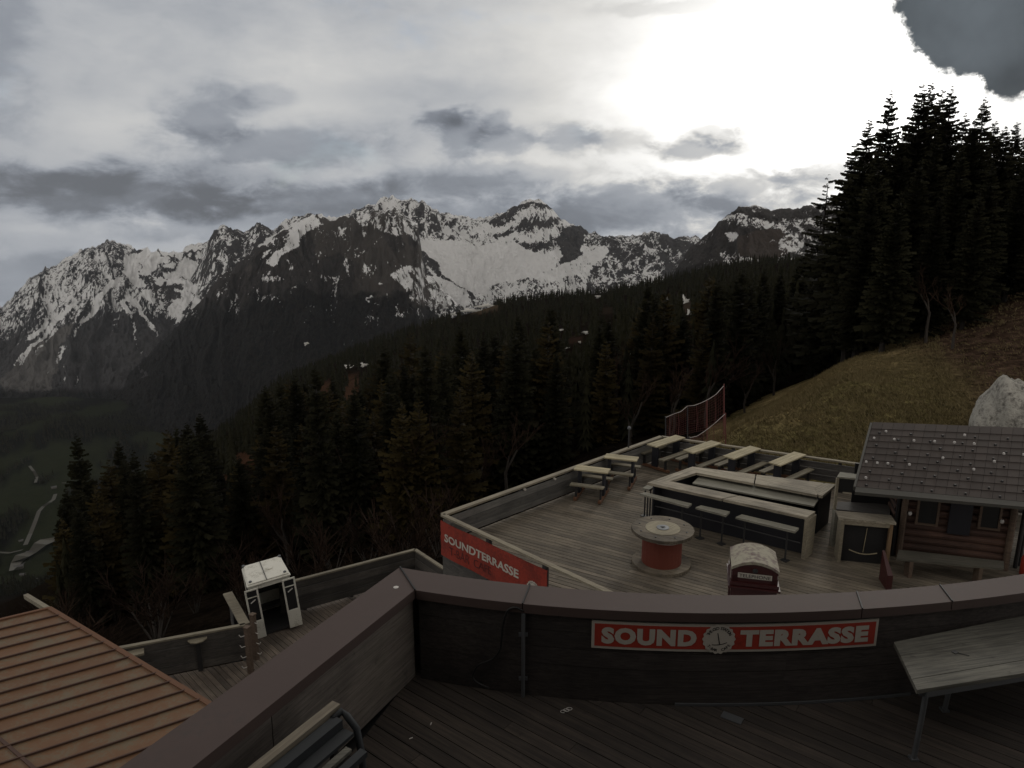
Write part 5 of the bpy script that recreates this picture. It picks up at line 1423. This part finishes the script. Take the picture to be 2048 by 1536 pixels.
# ------------------------------------------------------------------ net fence, lamp post, boulder
def net(name, label, top, bot, Y0, Y1, posts, nn=30, mm=12):
    o = thing(name, label, 'net', tuple(PY(top[0][0], bot[0][1], Y0)))
    b = MB()
    n_ = nn; vs = []; T3 = []
    for i in range(n_ + 1):
        t = i / n_; Y = Y0 + (Y1 - Y0) * t; x = top[0][0] + (top[-1][0] - top[0][0]) * t
        yt = float(interp(top, x)); yb = float(interp(bot, x)); a_ = PY(x, yt, Y); c_ = PY(x, yb, Y); T3.append((a_, c_))
    for i in range(n_ + 1): b.tube([T3[i][0], T3[i][1]], .0032, 3, random.random(), caps=False)
    for j in range(mm + 1):
        t = j / mm; b.tube([lerp(a_, c_, t) + Vector((0, .02 * math.sin(k * .9 + j), 0)) for k, (a_, c_) in enumerate(T3)], .0032, 3, random.random(), caps=False)
    for i in range(n_):   # folds of slack netting
        if i % 5 == 2: b.tube([T3[i][0], lerp(T3[i][0], T3[i + 1][1], .5), T3[i][1]], .007, 4, random.random(), caps=False)
    part('netting', b, M['net'], o)
    b = MB(); b.tube([a_ for a_, c_ in T3], .014, 5); part('top_rope', b, M['rope'], o)
    for (x, y0_, y1_, t) in posts:
        Y = Y0 + (Y1 - Y0) * t; b = MB(); b.tube([PY(x, y1_, Y), PY(x, y0_, Y)], .022, 8); part('post', b, M['net'] if x > 1400 else M['steel'], o)


net('safety_net', 'tall faded red safety net with a sagging rope behind the far deck corner', [(1331, 835), (1345, 829), (1362, 823), (1375, 812), (1388, 811), (1402, 806), (1418, 798), (1432, 789), (1448, 771)], [(1331, 876), (1448, 852)], 25.2, 26.2,
    [(1331, 833, 880, 0), (1375, 812, 885, .38), (1448, 768, 868, 1.0), (1414, 800, 880, .7)], 32, 12)
net('safety_net', 'lower slack red net with its own rope in front of the tall net', [(1378, 876), (1395, 872), (1410, 862), (1428, 848), (1450, 828)], [(1378, 880), (1450, 884)], 24.6, 25.0, [(1378, 874, 890, 0), (1451, 826, 890, 1)], 18, 6)
c = G(1257, 895, ZR); o = thing('lamp_post', 'slim post with a small pale lamp head standing on the left railing', 'lamp post', (c.x, c.y, ZR))
b = MB(); t_ = PY(1257, 858, c.y); b.tube([(c.x, c.y, ZR - .5), (c.x, c.y, t_.z)], .025, 8); part('pole', b, M['steel'], o)
b = MB(); b.lathe([(.03, -.02), (.06, .01), (.055, .06), (.02, .09)], (c.x, c.y, t_.z), 12); part('lamp_head', b, M['galv'], o)

# boulder: a lumpy closed mesh
import bmesh
c = PY(2015, 860, 26.0); me = D.meshes.new('boulder'); bm = bmesh.new(); bmesh.ops.create_icosphere(bm, subdivisions=5, radius=1.0)
for v in bm.verts:
    q = v.co.copy(); n1_ = fbm(np.array(q.x * 1.3 + q.z + 5), np.array(q.y * 1.3 - q.z + 5), 5); n2_ = ridged(np.array(q.x * 2.5 + q.z * 1.7 + 9), np.array(q.y * 2.2 + q.z + 9), 4)
    k = 1 + .20 * float(n1_) + .07 * float(n2_)
    q.x = max(-.92, min(.95, q.x)) ; q = q * k
    tap = 1.0 - .42 * max(0, q.z); v.co = Vector((q.x * 1.25 * tap - .25 * max(q.z, 0) * 0.6, q.y * 1.3, q.z * 1.95))
bm.to_mesh(me); bm.free(); me.polygons.foreach_set('use_smooth', [True] * len(me.polygons))
bm_, bt_, bb_ = mat_base('pale_rock'); tcx = bt_.node('ShaderNodeTexCoord'); r1_ = bt_.noise(tcx.outputs['Object'], 1.6, 9, .7, .6); r2_ = bt_.noise(tcx.outputs['Object'], 7, 6, .75)
bt_.l.new(bt_.mix(bt_.step(bt_.add(bt_.mul(r1_, .5), bt_.mul(r2_, .5)), .36, .56), (.09, .085, .075, 1), (.44, .425, .38, 1)), bb_.inputs['Base Color']); bb_.inputs['Roughness'].default_value = .9; bump(bt_, bb_, bt_.add(r1_, r2_), 1.0, .12)
me.materials.append(bm_); ro_ = D.objects.new('boulder', me); C.objects.link(ro_); ro_.location = (c.x + .1, c.y, c.z + .10); ro_['label'] = 'big pale limestone boulder on the brown bank behind the hut roof'; ro_['category'] = 'boulder'

# houses in the valley
hm = [paint('house_wall', (0.13, 0.12, 0.10), .9, scale=.3), paint('house_roof', (0.085, 0.08, 0.08), .8, scale=.3)]
for n_, (x, y, s, rz_) in enumerate([(60, 1107, 1.0, .2), (38, 1136, 1.2, .5), (52, 1128, .8, 1.1), (88, 1112, .7, .3), (110, 1166, .9, .4), (72, 1160, .6, .2), (42, 1082, .6, .9), (148, 993, 1.2, .3), (212, 966, .9, .2), (108, 976, .9, .8), (128, 968, .7, .1), (46, 1150, .7, .1)]):
    Y = find_far(x, y); p = PY(x, y, Y); w_ = 9 * s; l_ = 13 * s; h_ = 5 * s
    o = thing('chalet', ['pale chalet', 'grey roofed chalet', 'little chalet'][n_ % 3] + ' far down in the valley ' + ['beside the long pale road', 'on the gravel yard', 'between the gravel yard and the road', 'right of the gravel yard', 'alone right below the gravel yard', 'just below the gravel yard', 'left of the road on the meadow', 'at the foot of the dark spruce', 'behind the narrow spruce tip', 'at the upper end of the road', 'in the trees above the road end', 'at the low tip of the gravel yard'][n_], 'house', (p.x, p.y, p.z - 1), 'chalets in the valley', rz_)
    b = MB(); b.box((0, 0, h_ / 2), (l_, w_, h_)); part('wall', b, hm[0], o, world=False)
    b = MB(); hw_ = w_ / 2 + .8; hl = l_ / 2 + .8; b.add([(-hl, -hw_, h_), (hl, -hw_, h_), (hl, hw_, h_), (-hl, hw_, h_), (-hl, 0, h_ + 2.4 * s), (hl, 0, h_ + 2.4 * s)], [(0, 1, 5, 4), (2, 3, 4, 5), (0, 4, 3), (1, 2, 5), (3, 2, 1, 0)]); part('roof', b, hm[1], o, world=False)


# ------------------------------------------------------------------ trees
def foliage(name, c1, c2, var=0.7):
    m, t, b = mat_base(name)
    oi = t.node('ShaderNodeObjectInfo'); tc = t.node('ShaderNodeTexCoord')
    at = t.node('ShaderNodeAttribute', attribute_name='tone')
    n = t.noise(tc.outputs['Object'], 0.9, 4, 0.6)
    col = t.mix(t.m('MULTIPLY_ADD', at.outputs['Fac'], 0.6, t.mul(n, 0.5)), c1, c2)
    k = t.add(1 - var / 2, t.mul(oi.outputs['Random'], var))
    vm = t.node('ShaderNodeVectorMath', operation='SCALE'); t.l.new(col, vm.inputs[0]); t.l.new(k, vm.inputs['Scale'])
    t.l.new(vm.outputs[0], b.inputs['Base Color']); b.inputs['Roughness'].default_value = 0.75
    b.inputs['Specular IOR Level'].default_value = 0.04
    return m


M['spruce'] = foliage('spruce_needles', (0.005, 0.0055, 0.003), (0.018, 0.017, 0.009))
M['larch'] = foliage('larch_needles', (0.013, 0.010, 0.004), (0.034, 0.026, 0.010))
M['twigs'] = foliage('bare_twigs', (0.014, 0.009, 0.0065), (0.032, 0.020, 0.014))
M['bark'] = paint('bark', (0.018, 0.014, 0.011), 0.9, 0, 0.4, 3.0)
M['twigbark'] = paint('bare_tree_bark', (0.036, 0.028, 0.022), 0.9, 0, 0.4, 3.0)
M['far'] = foliage('far_forest_needles', (0.005, 0.0055, 0.003), (0.018, 0.017, 0.009))


def conifer(seed, h=16.0, rad=2.4, levels=34, nb=9, droop=0.35, sparse=0.0, base=0.06):
    r = random.Random(seed); mb = MB(); tr = MB()
    tr.tube([(0, 0, -1.0), (0, 0, h * .4), (0, 0, h * .99)], [h * 0.014, h * 0.009, 0.015], 6)
    lean = r.uniform(0, 6.28)
    for i in range(levels):
        f = base + (1 - base) * (i / (levels - 1)) ** 0.92
        R = rad * (1 - f) ** 0.62 * (0.9 + 0.22 * math.sin(i * 0.9 + lean) * r.random()) + 0.10
        if f < 0.12: R *= 0.8
        n = max(5, int(nb * (1.1 - 0.35 * f)))
        a0 = r.uniform(0, 6.28)
        for k in range(n):
            if r.random() < sparse: continue
            a = a0 + 2 * math.pi * k / n + r.uniform(-.3, .3)
            L = R * r.uniform(0.45, 1.08); z0 = h * f + r.uniform(-2.2, 2.2) * h / levels
            ca, sa = math.cos(a), math.sin(a)
            tone = r.random()
            seg = 4; pts = []
            for j in range(seg + 1):
                s = j / seg
                zz = z0 - droop * L * (s ** 1.3) * (1.15 - 0.8 * f) + (0.14 * L * s * s if s > .6 else 0) + f * 0.25 * L * s
                pts.append((L * s, zz))
            vs = []; fs = []
            W = 0.15 * L + 0.09
            for j in range(seg):
                s = j / seg; x0, zA = pts[j]; x1, zB = pts[j + 1]
                for sd in (-1, 1):
                    # side spray: a jagged pair of triangles hanging off the bough
                    w = W * (1 - 0.55 * s) * r.uniform(.7, 1.3); hang = 0.10 * L * r.uniform(.5, 1.6) + 0.05
                    b0 = len(vs)
                    for (ux, uy, uz) in ((x0, 0, zA + .02), (x1 + 0.05 * L, 0, zB), (x0 + (x1 - x0) * 1.15, sd * w, (zA + zB) / 2 - hang), (x0 + (x1 - x0) * .35, sd * w * .8, zA - hang * .8)):
                        vs.append((ux * ca - uy * sa, ux * sa + uy * ca, uz))
                    fs += [(b0, b0 + 1, b0 + 2), (b0, b0 + 2, b0 + 3)]
                if j > 0:
                    b0 = len(vs); hg = 0.16 * L * r.uniform(.5, 1.4) + 0.12
                    for (ux, uy, uz) in ((x0, 0, zA), (x1, 0, zB), ((x0 + x1) / 2, 0.03, (zA + zB) / 2 - hg)):
                        vs.append((ux * ca - uy * sa, ux * sa + uy * ca, uz))
                    fs.append((b0, b0 + 1, b0 + 2))
            b0 = len(vs); x1, zB = pts[-1]
            for (ux, uy, uz) in ((x1 * .9, .05 * L, zB), (x1 * .9, -.05 * L, zB), (x1 * 1.12, 0, zB + 0.03 * L)):
                vs.append((ux * ca - uy * sa, ux * sa + uy * ca, uz))
            fs.append((b0, b0 + 1, b0 + 2))
            mb.add(vs, fs, tone)
    return mb, tr


def bare_tree(seed, h=9.0):
    r = random.Random(seed); tr = MB(); tw = MB()
    def grow(p, d, L, rad, lev):
        q = p + d * L; mid = p + d * L * .5 + Vector((r.uniform(-1, 1), r.uniform(-1, 1), 0)) * L * .05
        (tr if lev < 2 else tw).tube([p, mid, q], [rad, rad * .85, rad * .65], 5 if lev < 2 else 3, r.random(), caps=False)
        if lev >= 5: return
        for k in range(r.choice((2, 3, 3)) if lev < 4 else 3):
            nd = (d + Vector((r.uniform(-1, 1), r.uniform(-1, 1), r.uniform(-.1, .9))) * (0.62 if lev else .5)).normalized()
            grow(p + d * L * r.uniform(.55, 1), nd, L * r.uniform(.58, .8), rad * .6, lev + 1)
    grow(Vector((0, 0, -.5)), Vector((0, 0, 1)), h * .32, h * .014, 0)
    return tw, tr


def bush(seed, h=2.2):
    r = random.Random(seed); tw = MB(); tr = MB()
    for k in range(7):
        a = r.uniform(0, 6.28); t = r.uniform(.1, .6)
        d = Vector((math.cos(a) * t, math.sin(a) * t, 1)).normalized()
        tr.tube([(0, 0, -.3), d * h * .5], [.03, .015], 4)
        for j in range(26):
            s = r.uniform(.25, 1); p = d * h * s; e = (d + Vector((r.uniform(-1, 1), r.uniform(-1, 1), r.uniform(-.2, .8)))).normalized()
            tw.tube([p, p + e * h * r.uniform(.12, .3)], [.012, .005], 3, r.random(), caps=False)
    return tw, tr


OFF = Vector((0, 0, -5000))


def proto(kind, seed, **kw):
    if kind == 'spruce': mb, tr = conifer(seed, **kw); mc, mt = M['spruce'], M['bark']
    elif kind == 'larch': mb, tr = conifer(seed, **kw); mc, mt = M['larch'], M['bark']
    elif kind == 'bush': mb, tr = bush(seed, **kw); mc, mt = M['twigs'], M['twigbark']
    else: mb, tr = bare_tree(seed, **kw); mc, mt = M['twigs'], M['twigbark']
    return (mb.make('crown', mc), tr.make('trunk', mt))


PRO = {'spruce': [proto('spruce', s, levels=l, nb=n, rad=r_) for s, l, n, r_ in ((1, 74, 11, 2.2), (2, 70, 11, 2.6), (3, 76, 10, 2.0), (4, 72, 12, 2.4))],
       'thin_spruce': [proto('spruce', 9, levels=30, nb=9, rad=2.3, sparse=0.12, droop=0.2)],
       'larch': [proto('larch', 5, levels=46, nb=10, rad=3.2, droop=0.1, sparse=.1), proto('larch', 6, levels=48, nb=9, rad=2.7, droop=0.15, sparse=.1)],
       'bare_tree': [proto('bare', 7), proto('bare', 8)], 'bush': [proto('bush', 21), proto('bush', 22)]}
H0 = {'spruce': 16.0, 'thin_spruce': 16.0, 'larch': 16.0, 'bare_tree': 9.0, 'bush': 2.2}
NAME = {'spruce': 'spruce_tree', 'thin_spruce': 'spruce_tree', 'larch': 'larch_tree', 'bare_tree': 'bare_tree', 'bush': 'bare_shrub'}
CAT = {'spruce': 'tree', 'thin_spruce': 'tree', 'larch': 'tree', 'bare_tree': 'tree', 'bush': 'shrub'}
counter = [0]


def tree(kind, loc, h, label, group, var=None, width=1.0):
    i = counter[0]; counter[0] += 1
    c, t = PRO[kind][(i if var is None else var) % len(PRO[kind])]
    o = thing(NAME[kind], label, CAT[kind], loc, group, rng.uniform(0, 6.28))
    s = h / H0[kind]; o.scale = (s * width, s * width, s)
    for nm, me in (('crown', c), ('trunk', t)):
        q = D.objects.new(nm, me); C.objects.link(q); q.parent = o
    return o


def tree_px(kind, x, ytop, Y, label, group, width=1.0, var=None, zb=None):
    """a tree whose tip stands at picture point (x, ytop), at forward distance Y"""
    b = gpoint(x, Y); top = PY(x, ytop, Y); b = Vector((top.x, Y, b.z))
    return tree(kind, b, top.z - b.z, label, group, var, width)


# the tall stand at the right edge, against the bright sky
gR = 'tall spruces on the ridge above the hut'
for (x, yt, Y, w, lab, var) in [
    (1738, 252, 56, 1.25, 'spruce with bare-looking left boughs, leftmost of the tall stand above the hut', 0),
    (1782, 196, 60, 1.15, 'slender pointed tall spruce, second from the left in the stand above the hut', 2),
    (1846, 182, 62, 1.2, 'left of the twin-topped pair of tallest spruces above the hut', 1),
    (1862, 179, 63, 1.1, 'right of the twin-topped pair of tallest spruces above the hut', 0),
    (1884, 192, 66, 1.1, 'spruce close behind the tallest pair, its tip just right of theirs', 3),
    (1904, 186, 61, 1.2, 'sharp-pointed tall spruce right of the tallest pair above the hut', 2),
    (1970, 206, 60, 1.2, 'lone pointed spruce tip just below the hanging dark cloud', 2),
    (2034, 254, 58, 1.2, 'spruce with a thin tip at the right edge of the photo', 0)]:
    tree_px('spruce', x, yt, Y, lab, gR, w, var)
r_ = random.Random(5)
for k in range(46):
    Y_ = r_.uniform(20, 48); x_ = r_.uniform(60, 880); b_ = gpoint(x_, Y_)
    if b_.x > -2.6 - (Y_ - 17) * .0 and Y_ < 24: continue
    if b_.y < 23.5 and b_.x < -2: continue
    tree('bush', b_, r_.uniform(1.6, 3.6), 'reddish brown leafless shrub on the bank below the walkway', 'bare shrubs below the walkway', None, 1.3)
for k, (x, yt, Y) in enumerate([(1712, 300, 66), (1760, 300, 52), (1805, 280, 58), (1825, 262, 68), (1875, 270, 55), (1930, 238, 66), (1950, 250, 58), (1990, 252, 64), (2010, 262, 56), (2060, 262, 62),
                                (2100, 250, 60), (1925, 300, 52), (1985, 330, 50), (2050, 330, 52), (1840, 330, 52), (1745, 380, 50), (1728, 420, 58), (1740, 470, 50), (1800, 390, 47), (1880, 400, 48), (1960, 400, 47),
                                (1712, 500, 62), (1680, 512, 75), (1640, 518, 84), (1605, 516, 95), (1650, 560, 66), (2120, 300, 55), (2160, 260, 60), (2200, 280, 64), (2090, 380, 50)]):
    tree_px('spruce', x, yt, Y, 'dark spruce filling the tall stand above the hut', 'dark spruces packed in the stand above the hut', r_.uniform(1.2, 1.5))
tree_px('thin_spruce', 1656, 366, 78, 'thin open spruce standing alone left of the tall stand, sky between its boughs', 'tall spruces on the ridge above the hut', 1.5)
# bare trees at the wood's edge
for (x, yt, Y, lab) in [(1425, 640, 60, 'leafless grey tree above the red net at the edge of the wood'), (1560, 640, 70, 'leafless tree standing dark over the grassy slope edge'),
                        (1880, 470, 46, 'leafless tree at the top corner of the grassy slope'), (1270, 700, 55, 'leafless tree behind the far deck corner, left of the net'), (1010, 760, 50, 'leafless tree behind the left deck rail'),
                        (700, 800, 60, 'leafless brown tree above the lower walkway wall'), (1930, 520, 42, 'leafless shrubby tree beside the brown bank above the hut'), (1500, 690, 62, 'leafless tree right above the net post'),
                        (1350, 700, 58, 'leafless thin tree directly above the net rope'), (840, 850, 52, 'leafless tree left of the red banner corner')]:
    tree_px('bare_tree', x, yt, Y, lab, 'leafless trees at the edge of the wood', 1.3)
# near conifers below the lower deck
for (x, yt, Y, w, kind, lab) in [
    (152, 878, 66, 1.25, 'spruce', 'tall dark spruce at the far left, its tip against the valley'),
    (215, 925, 52, 1.5, 'larch', 'broad olive larch right of the far left spruce'),
    (236, 890, 90, 1.2, 'spruce', 'narrow dark spruce tip behind the broad olive larch'),
    (395, 905, 70, 1.2, 'spruce', 'dark spruce above the pale cabin roof'),
    (345, 990, 60, 1.3, 'spruce', 'shorter dark spruce left of the spruce above the pale cabin'),
    (578, 762, 82, 1.35, 'larch', 'tall pale olive larch with a pointed tip in the middle of the wood'),
    (620, 850, 74, 1.3, 'larch', 'olive larch close right of the tall pale one'),
    (820, 668, 120, 1.45, 'larch', 'broad olive larch crown rising left of centre in the wood'),
    (700, 880, 66, 1.2, 'spruce', 'dark spruce between the olive larches and the deck corner'),
    (960, 700, 110, 1.2, 'spruce', 'tall dark spruce left of centre behind the deck rail'),
    (520, 900, 64, 1.2, 'spruce', 'dark spruce left of the tall pale olive larch'),
    (470, 960, 58, 1.2, 'spruce', 'dark spruce right above the white cabin')]:
    tree_px(kind, x, yt, Y, lab, 'conifers on the slope below the decks', w)

# canopy limits: the highest picture row a random tree may reach in each column
LIM = [(-500, 1230), (130, 1215), (142, 1060), (170, 960), (250, 940), (330, 880), (400, 815), (480, 760), (560, 712), (640, 680), (700, 655), (800, 655), (860, 625), (900, 608), (950, 596), (1000, 586),
       (1100, 582), (1180, 576), (1250, 562), (1300, 542), (1360, 526), (1400, 516), (1500, 510), (1600, 512), (1700, 512), (1745, 420), (2050, 300), (2500, 260)]


def blocked(x, yb, yt, halfw):
    for (cx_, cy_, a, b) in PATCH:
        if abs(x - cx_) < a * .75 + halfw * .25 and yt < cy_ + b * .6 and yb > cy_ + b: return True
    for (cx_, cy_, a, b, c) in CLEAR:
        if abs(x - cx_) < a * .7 + halfw * .2 and yt < cy_ and yb > cy_ - b * .3 and yb < cy_ + 260: return True
    return False


SL = [(1400, 880), (1455, 836), (1600, 756), (1720, 694), (1850, 655), (1930, 615), (2100, 545), (2500, 400)]
cand = []
rr = random.Random(3)
for n_ in range(60000):
    Y = math.exp(rr.uniform(math.log(44), math.log(300))) if n_ < 9000 else math.exp(rr.uniform(math.log(200), math.log(1150)))
    if n_ >= 9000 and rr.random() > (Y / 1150) ** 0.35: continue
    x = rr.uniform(-420, 2400)
    z = ground(x, Y); h = rr.uniform(9, 17) * (.8 if Y < 70 or Y > 105 else 1.0)
    if Y > 950 and x < 300: continue
    d = Y * cp - z * sp; yb = CY - F * (Y * sp + z * cp) / d
    zt = z + h; yt = CY - F * (Y * sp + zt * cp) / (Y * cp - zt * sp)
    lim = float(interp(LIM, x)) + rr.uniform(-8, 26) + (0 if Y > 500 else rr.uniform(0, 50))
    if Y > 780: lim -= 18
    if yt < lim:
        zt = Y * math.tan(math.atan((CY - lim) / F) - P); h = zt - z; yt = lim
        if h < 5.5: continue
    if Y < 95 and x > 1380 and yb > float(interp(SL, x)) - 4: continue
    if Y < 60 and x > 950: continue
    hw = F / d * h * .16
    if blocked(x, yb, yt, hw): continue
    cand.append((x, Y, z, h, yb - yt, yt, d))
# clumps of wood down in the valley
for n_ in range(26000):
    Y = math.exp(rr.uniform(math.log(1050), math.log(3100))); x = rr.uniform(-120, 600)
    z = ground(x, Y); d = Y * cp - z * sp; X = (x - CX) * d / F; yb = CY - F * (Y * sp + z * cp) / d
    if float(fbm(np.array(X / 150 + 9), np.array(Y / 300 + 9), 5, .6)) + 0.55 * math.exp(-((x - 90) / 60) ** 2 - ((yb - 1060) / 70) ** 2) > 0.0: continue
    if abs(yb - 1125) < 45 and x < 130: continue
    h = rr.uniform(12, 26); cand.append((x, Y, z, h, 0, 0, d))
# thin out: keep trees apart
cand.sort(key=lambda q: q[1])
cell = {}; keep = []
for q in cand:
    X = (q[0] - CX) * q[6] / F; sp_ = 3.0 if q[1] < 120 else 4.6 if q[1] < 300 else 7.5
    k = (int(X // sp_), int(q[1] // (sp_ * (1 if q[1] < 300 else 1.6))), sp_)
    if k in cell: continue
    cell[k] = 1; keep.append(q)
near = [q for q in keep if -60 < q[0] < 2110]
near.sort(key=lambda q: -q[4])
NIND = 232
ind = set(id(q) for q in near[:NIND])
for q in near[:NIND]:
    x, Y, z, h = q[:4]; X = (x - CX) * q[6] / F
    rv = rr.random()
    kind = 'larch' if rv < (0.34 if x < 900 else .18) else 'bare_tree' if rv < (0.44 if x < 900 else .50) and Y < 140 else 'spruce'
    lab = {'larch': 'olive brown larch standing in the dark mixed wood', 'bare_tree': 'leafless brown tree inside the dark mixed wood', 'spruce': 'dark green spruce standing in the mixed wood'}[kind]
    qx = ['above the tan roof', 'above the white cabin', 'left of the red banner', 'behind the left deck railing', 'behind the red net', 'at the edge of the grassy slope', 'under the tall stand at the right'][sum(x > e_ for e_ in (300, 620, 880, 1180, 1440, 1700))]
    lab = lab.split(' standing')[0].split(' inside')[0] + (' near and tall ' if Y < 62 else ' closer and tall ' if Y < 78 else ' halfway back ' if Y < 100 else ' farther back ' if Y < 140 else ' deep in the wood ') + qx
    tree(kind, (X, Y, z), h * (0.85 if kind == 'bare_tree' else 1), lab, {'larch': 'olive larches of the mixed wood', 'bare_tree': 'leafless trees inside the wood', 'spruce': 'dark spruces of the mixed wood'}[kind], None, rr.uniform(1.15, 1.5))
# all the farther trees: one mass of wood
V = []; FC = []; TN = []
nb = 0
for q in keep:
    if id(q) in ind: continue
    x, Y, z, h, _, _, d = q; X = (x - CX) * d / F
    tiers = 9 if Y < 260 else 6; sp8 = 9 if Y < 260 else 7; R = h * rr.uniform(.14, .20); tone = rr.random()
    for i in range(tiers):
        f = i / tiers; r0 = R * (1 - f) ** .85 * rr.uniform(.85, 1.1); zt = z + h * (f * .93 + .07 + 1.6 / tiers * .9) if i < tiers - 1 else z + h; zb = z + h * (f * .93 + .05)
        zt = min(zt, z + h)
        ap = len(V); V.append((X + rr.uniform(-.1, .1), Y, zt)); a0 = rr.uniform(0, 6.28)
        for k in range(sp8):
            a = a0 + 6.2832 * k / sp8; rk = r0 * rr.uniform(.6, 1.25)
            V.append((X + rk * math.cos(a), Y + rk * math.sin(a), zb + rr.uniform(-.3, .3) * h / tiers)); ap2 = len(V) - 1
            a2 = a + 3.1416 / sp8 * 1.1; V.append((X + r0 * .45 * math.cos(a2), Y + r0 * .45 * math.sin(a2), zb + h * .05))
            if k: FC.append((ap, ap2 - 1, ap2)); TN.append(tone)
            FC.append((ap, ap2, ap2 + 1)); TN.append(tone)
me = D.meshes.new('forest'); va = np.array(V, np.float32); fa = np.array(FC, np.int32)
me.vertices.add(len(va)); me.vertices.foreach_set('co', va.ravel()); me.loops.add(fa.size); me.loops.foreach_set('vertex_index', fa.ravel())
me.polygons.add(len(fa)); me.polygons.foreach_set('loop_start', np.arange(0, fa.size, 3, dtype=np.int32)); me.polygons.foreach_set('loop_total', np.full(len(fa), 3, np.int32))
me.update(calc_edges=True); a = me.attributes.new('tone', 'FLOAT', 'FACE'); a.data.foreach_set('value', np.array(TN, np.float32)); me.materials.append(M['far'])
fo = struct('forest', me, 'stuff'); fo['label'] = 'dark conifer wood covering the far slope up to its skyline'; fo['category'] = 'forest'
# dry grass on the slope behind the deck
gm_ = MB(); gr = random.Random(12); V = []; FC = []; TN = []
for n_ in range(60000):
    Y = math.exp(gr.uniform(math.log(21.5), math.log(60))); x = gr.uniform(1380, 2300)
    z = ground(x, Y); d = Y * cp - z * sp; yb = CY - F * (Y * sp + z * cp) / d
    if yb > 960 or yb < float(interp(SL, x)) - 6: continue
    if x * 0.9 - (yb - 700) * 0.35 > 1700 and gr.random() < .75: continue
    X = (x - CX) * d / F
    if gr.random() > 0.35 + 0.9 * (float(fbm(np.array(X / 2.2 + 3), np.array(Y / 2.2 + 3), 3)) + .3): continue
    t0 = gr.random()
    for k in range(4):
        a = gr.uniform(0, 6.28); hh = gr.uniform(.05, .17); w = .016; lx, ly = math.cos(a) * hh * .8 - hh * .5, math.sin(a) * hh * .8 - hh * .3
        px_, py_ = X + gr.uniform(-.12, .12), Y + gr.uniform(-.12, .12); b0 = len(V)
        V += [(px_ - w, py_, z - .03), (px_ + w, py_, z - .03), (px_ + lx, py_ + ly, z + hh)]; FC.append((b0, b0 + 1, b0 + 2)); TN.append(t0)
me = D.meshes.new('dry_grass'); va = np.array(V, np.float32); fa = np.array(FC, np.int32)
me.vertices.add(len(va)); me.vertices.foreach_set('co', va.ravel()); me.loops.add(fa.size); me.loops.foreach_set('vertex_index', fa.ravel())
me.polygons.add(len(fa)); me.polygons.foreach_set('loop_start', np.arange(0, fa.size, 3, dtype=np.int32)); me.polygons.foreach_set('loop_total', np.full(len(fa), 3, np.int32))
me.update(calc_edges=True); a = me.attributes.new('tone', 'FLOAT', 'FACE'); a.data.foreach_set('value', np.array(TN, np.float32)); me.materials.append(foliage('dry_grass', (0.10, 0.083, 0.038), (0.25, 0.20, 0.11)))
go_ = struct('dry_grass', me, 'stuff'); go_['label'] = 'dry tan grass on the slope behind the deck'; go_['category'] = 'grass'
print('trees', len(keep), 'individual', NIND, 'far faces', len(FC))

# ------------------------------------------------------------------ haze
hz = MB(); hz.add([(-20000, -2500, -1701), (20000, -2500, -1701), (20000, 16000, -1701), (-20000, 16000, -1701), (-20000, -2500, 900), (20000, -2500, 900), (20000, 16000, 900), (-20000, 16000, 900)],
                  [(0, 3, 2, 1), (4, 5, 6, 7), (0, 1, 5, 4), (1, 2, 6, 5), (2, 3, 7, 6), (3, 0, 4, 7)])
hm_ = D.materials.new('haze'); hm_.use_nodes = True; ht = hm_.node_tree; ht.nodes.clear(); ho = ht.nodes.new('ShaderNodeOutputMaterial'); hv = ht.nodes.new('ShaderNodeVolumePrincipled')
hv.inputs['Color'].default_value = (0.86, 0.92, 1.0, 1); hv.inputs['Density'].default_value = HAZE; hv.inputs['Anisotropy'].default_value = 0.2
ht.links.new(hv.outputs[0], ho.inputs['Volume'])
hob = struct('haze', hz.make('haze', hm_), 'stuff'); hob['label'] = 'thin bluish haze filling the valley air'; hob['category'] = 'haze'
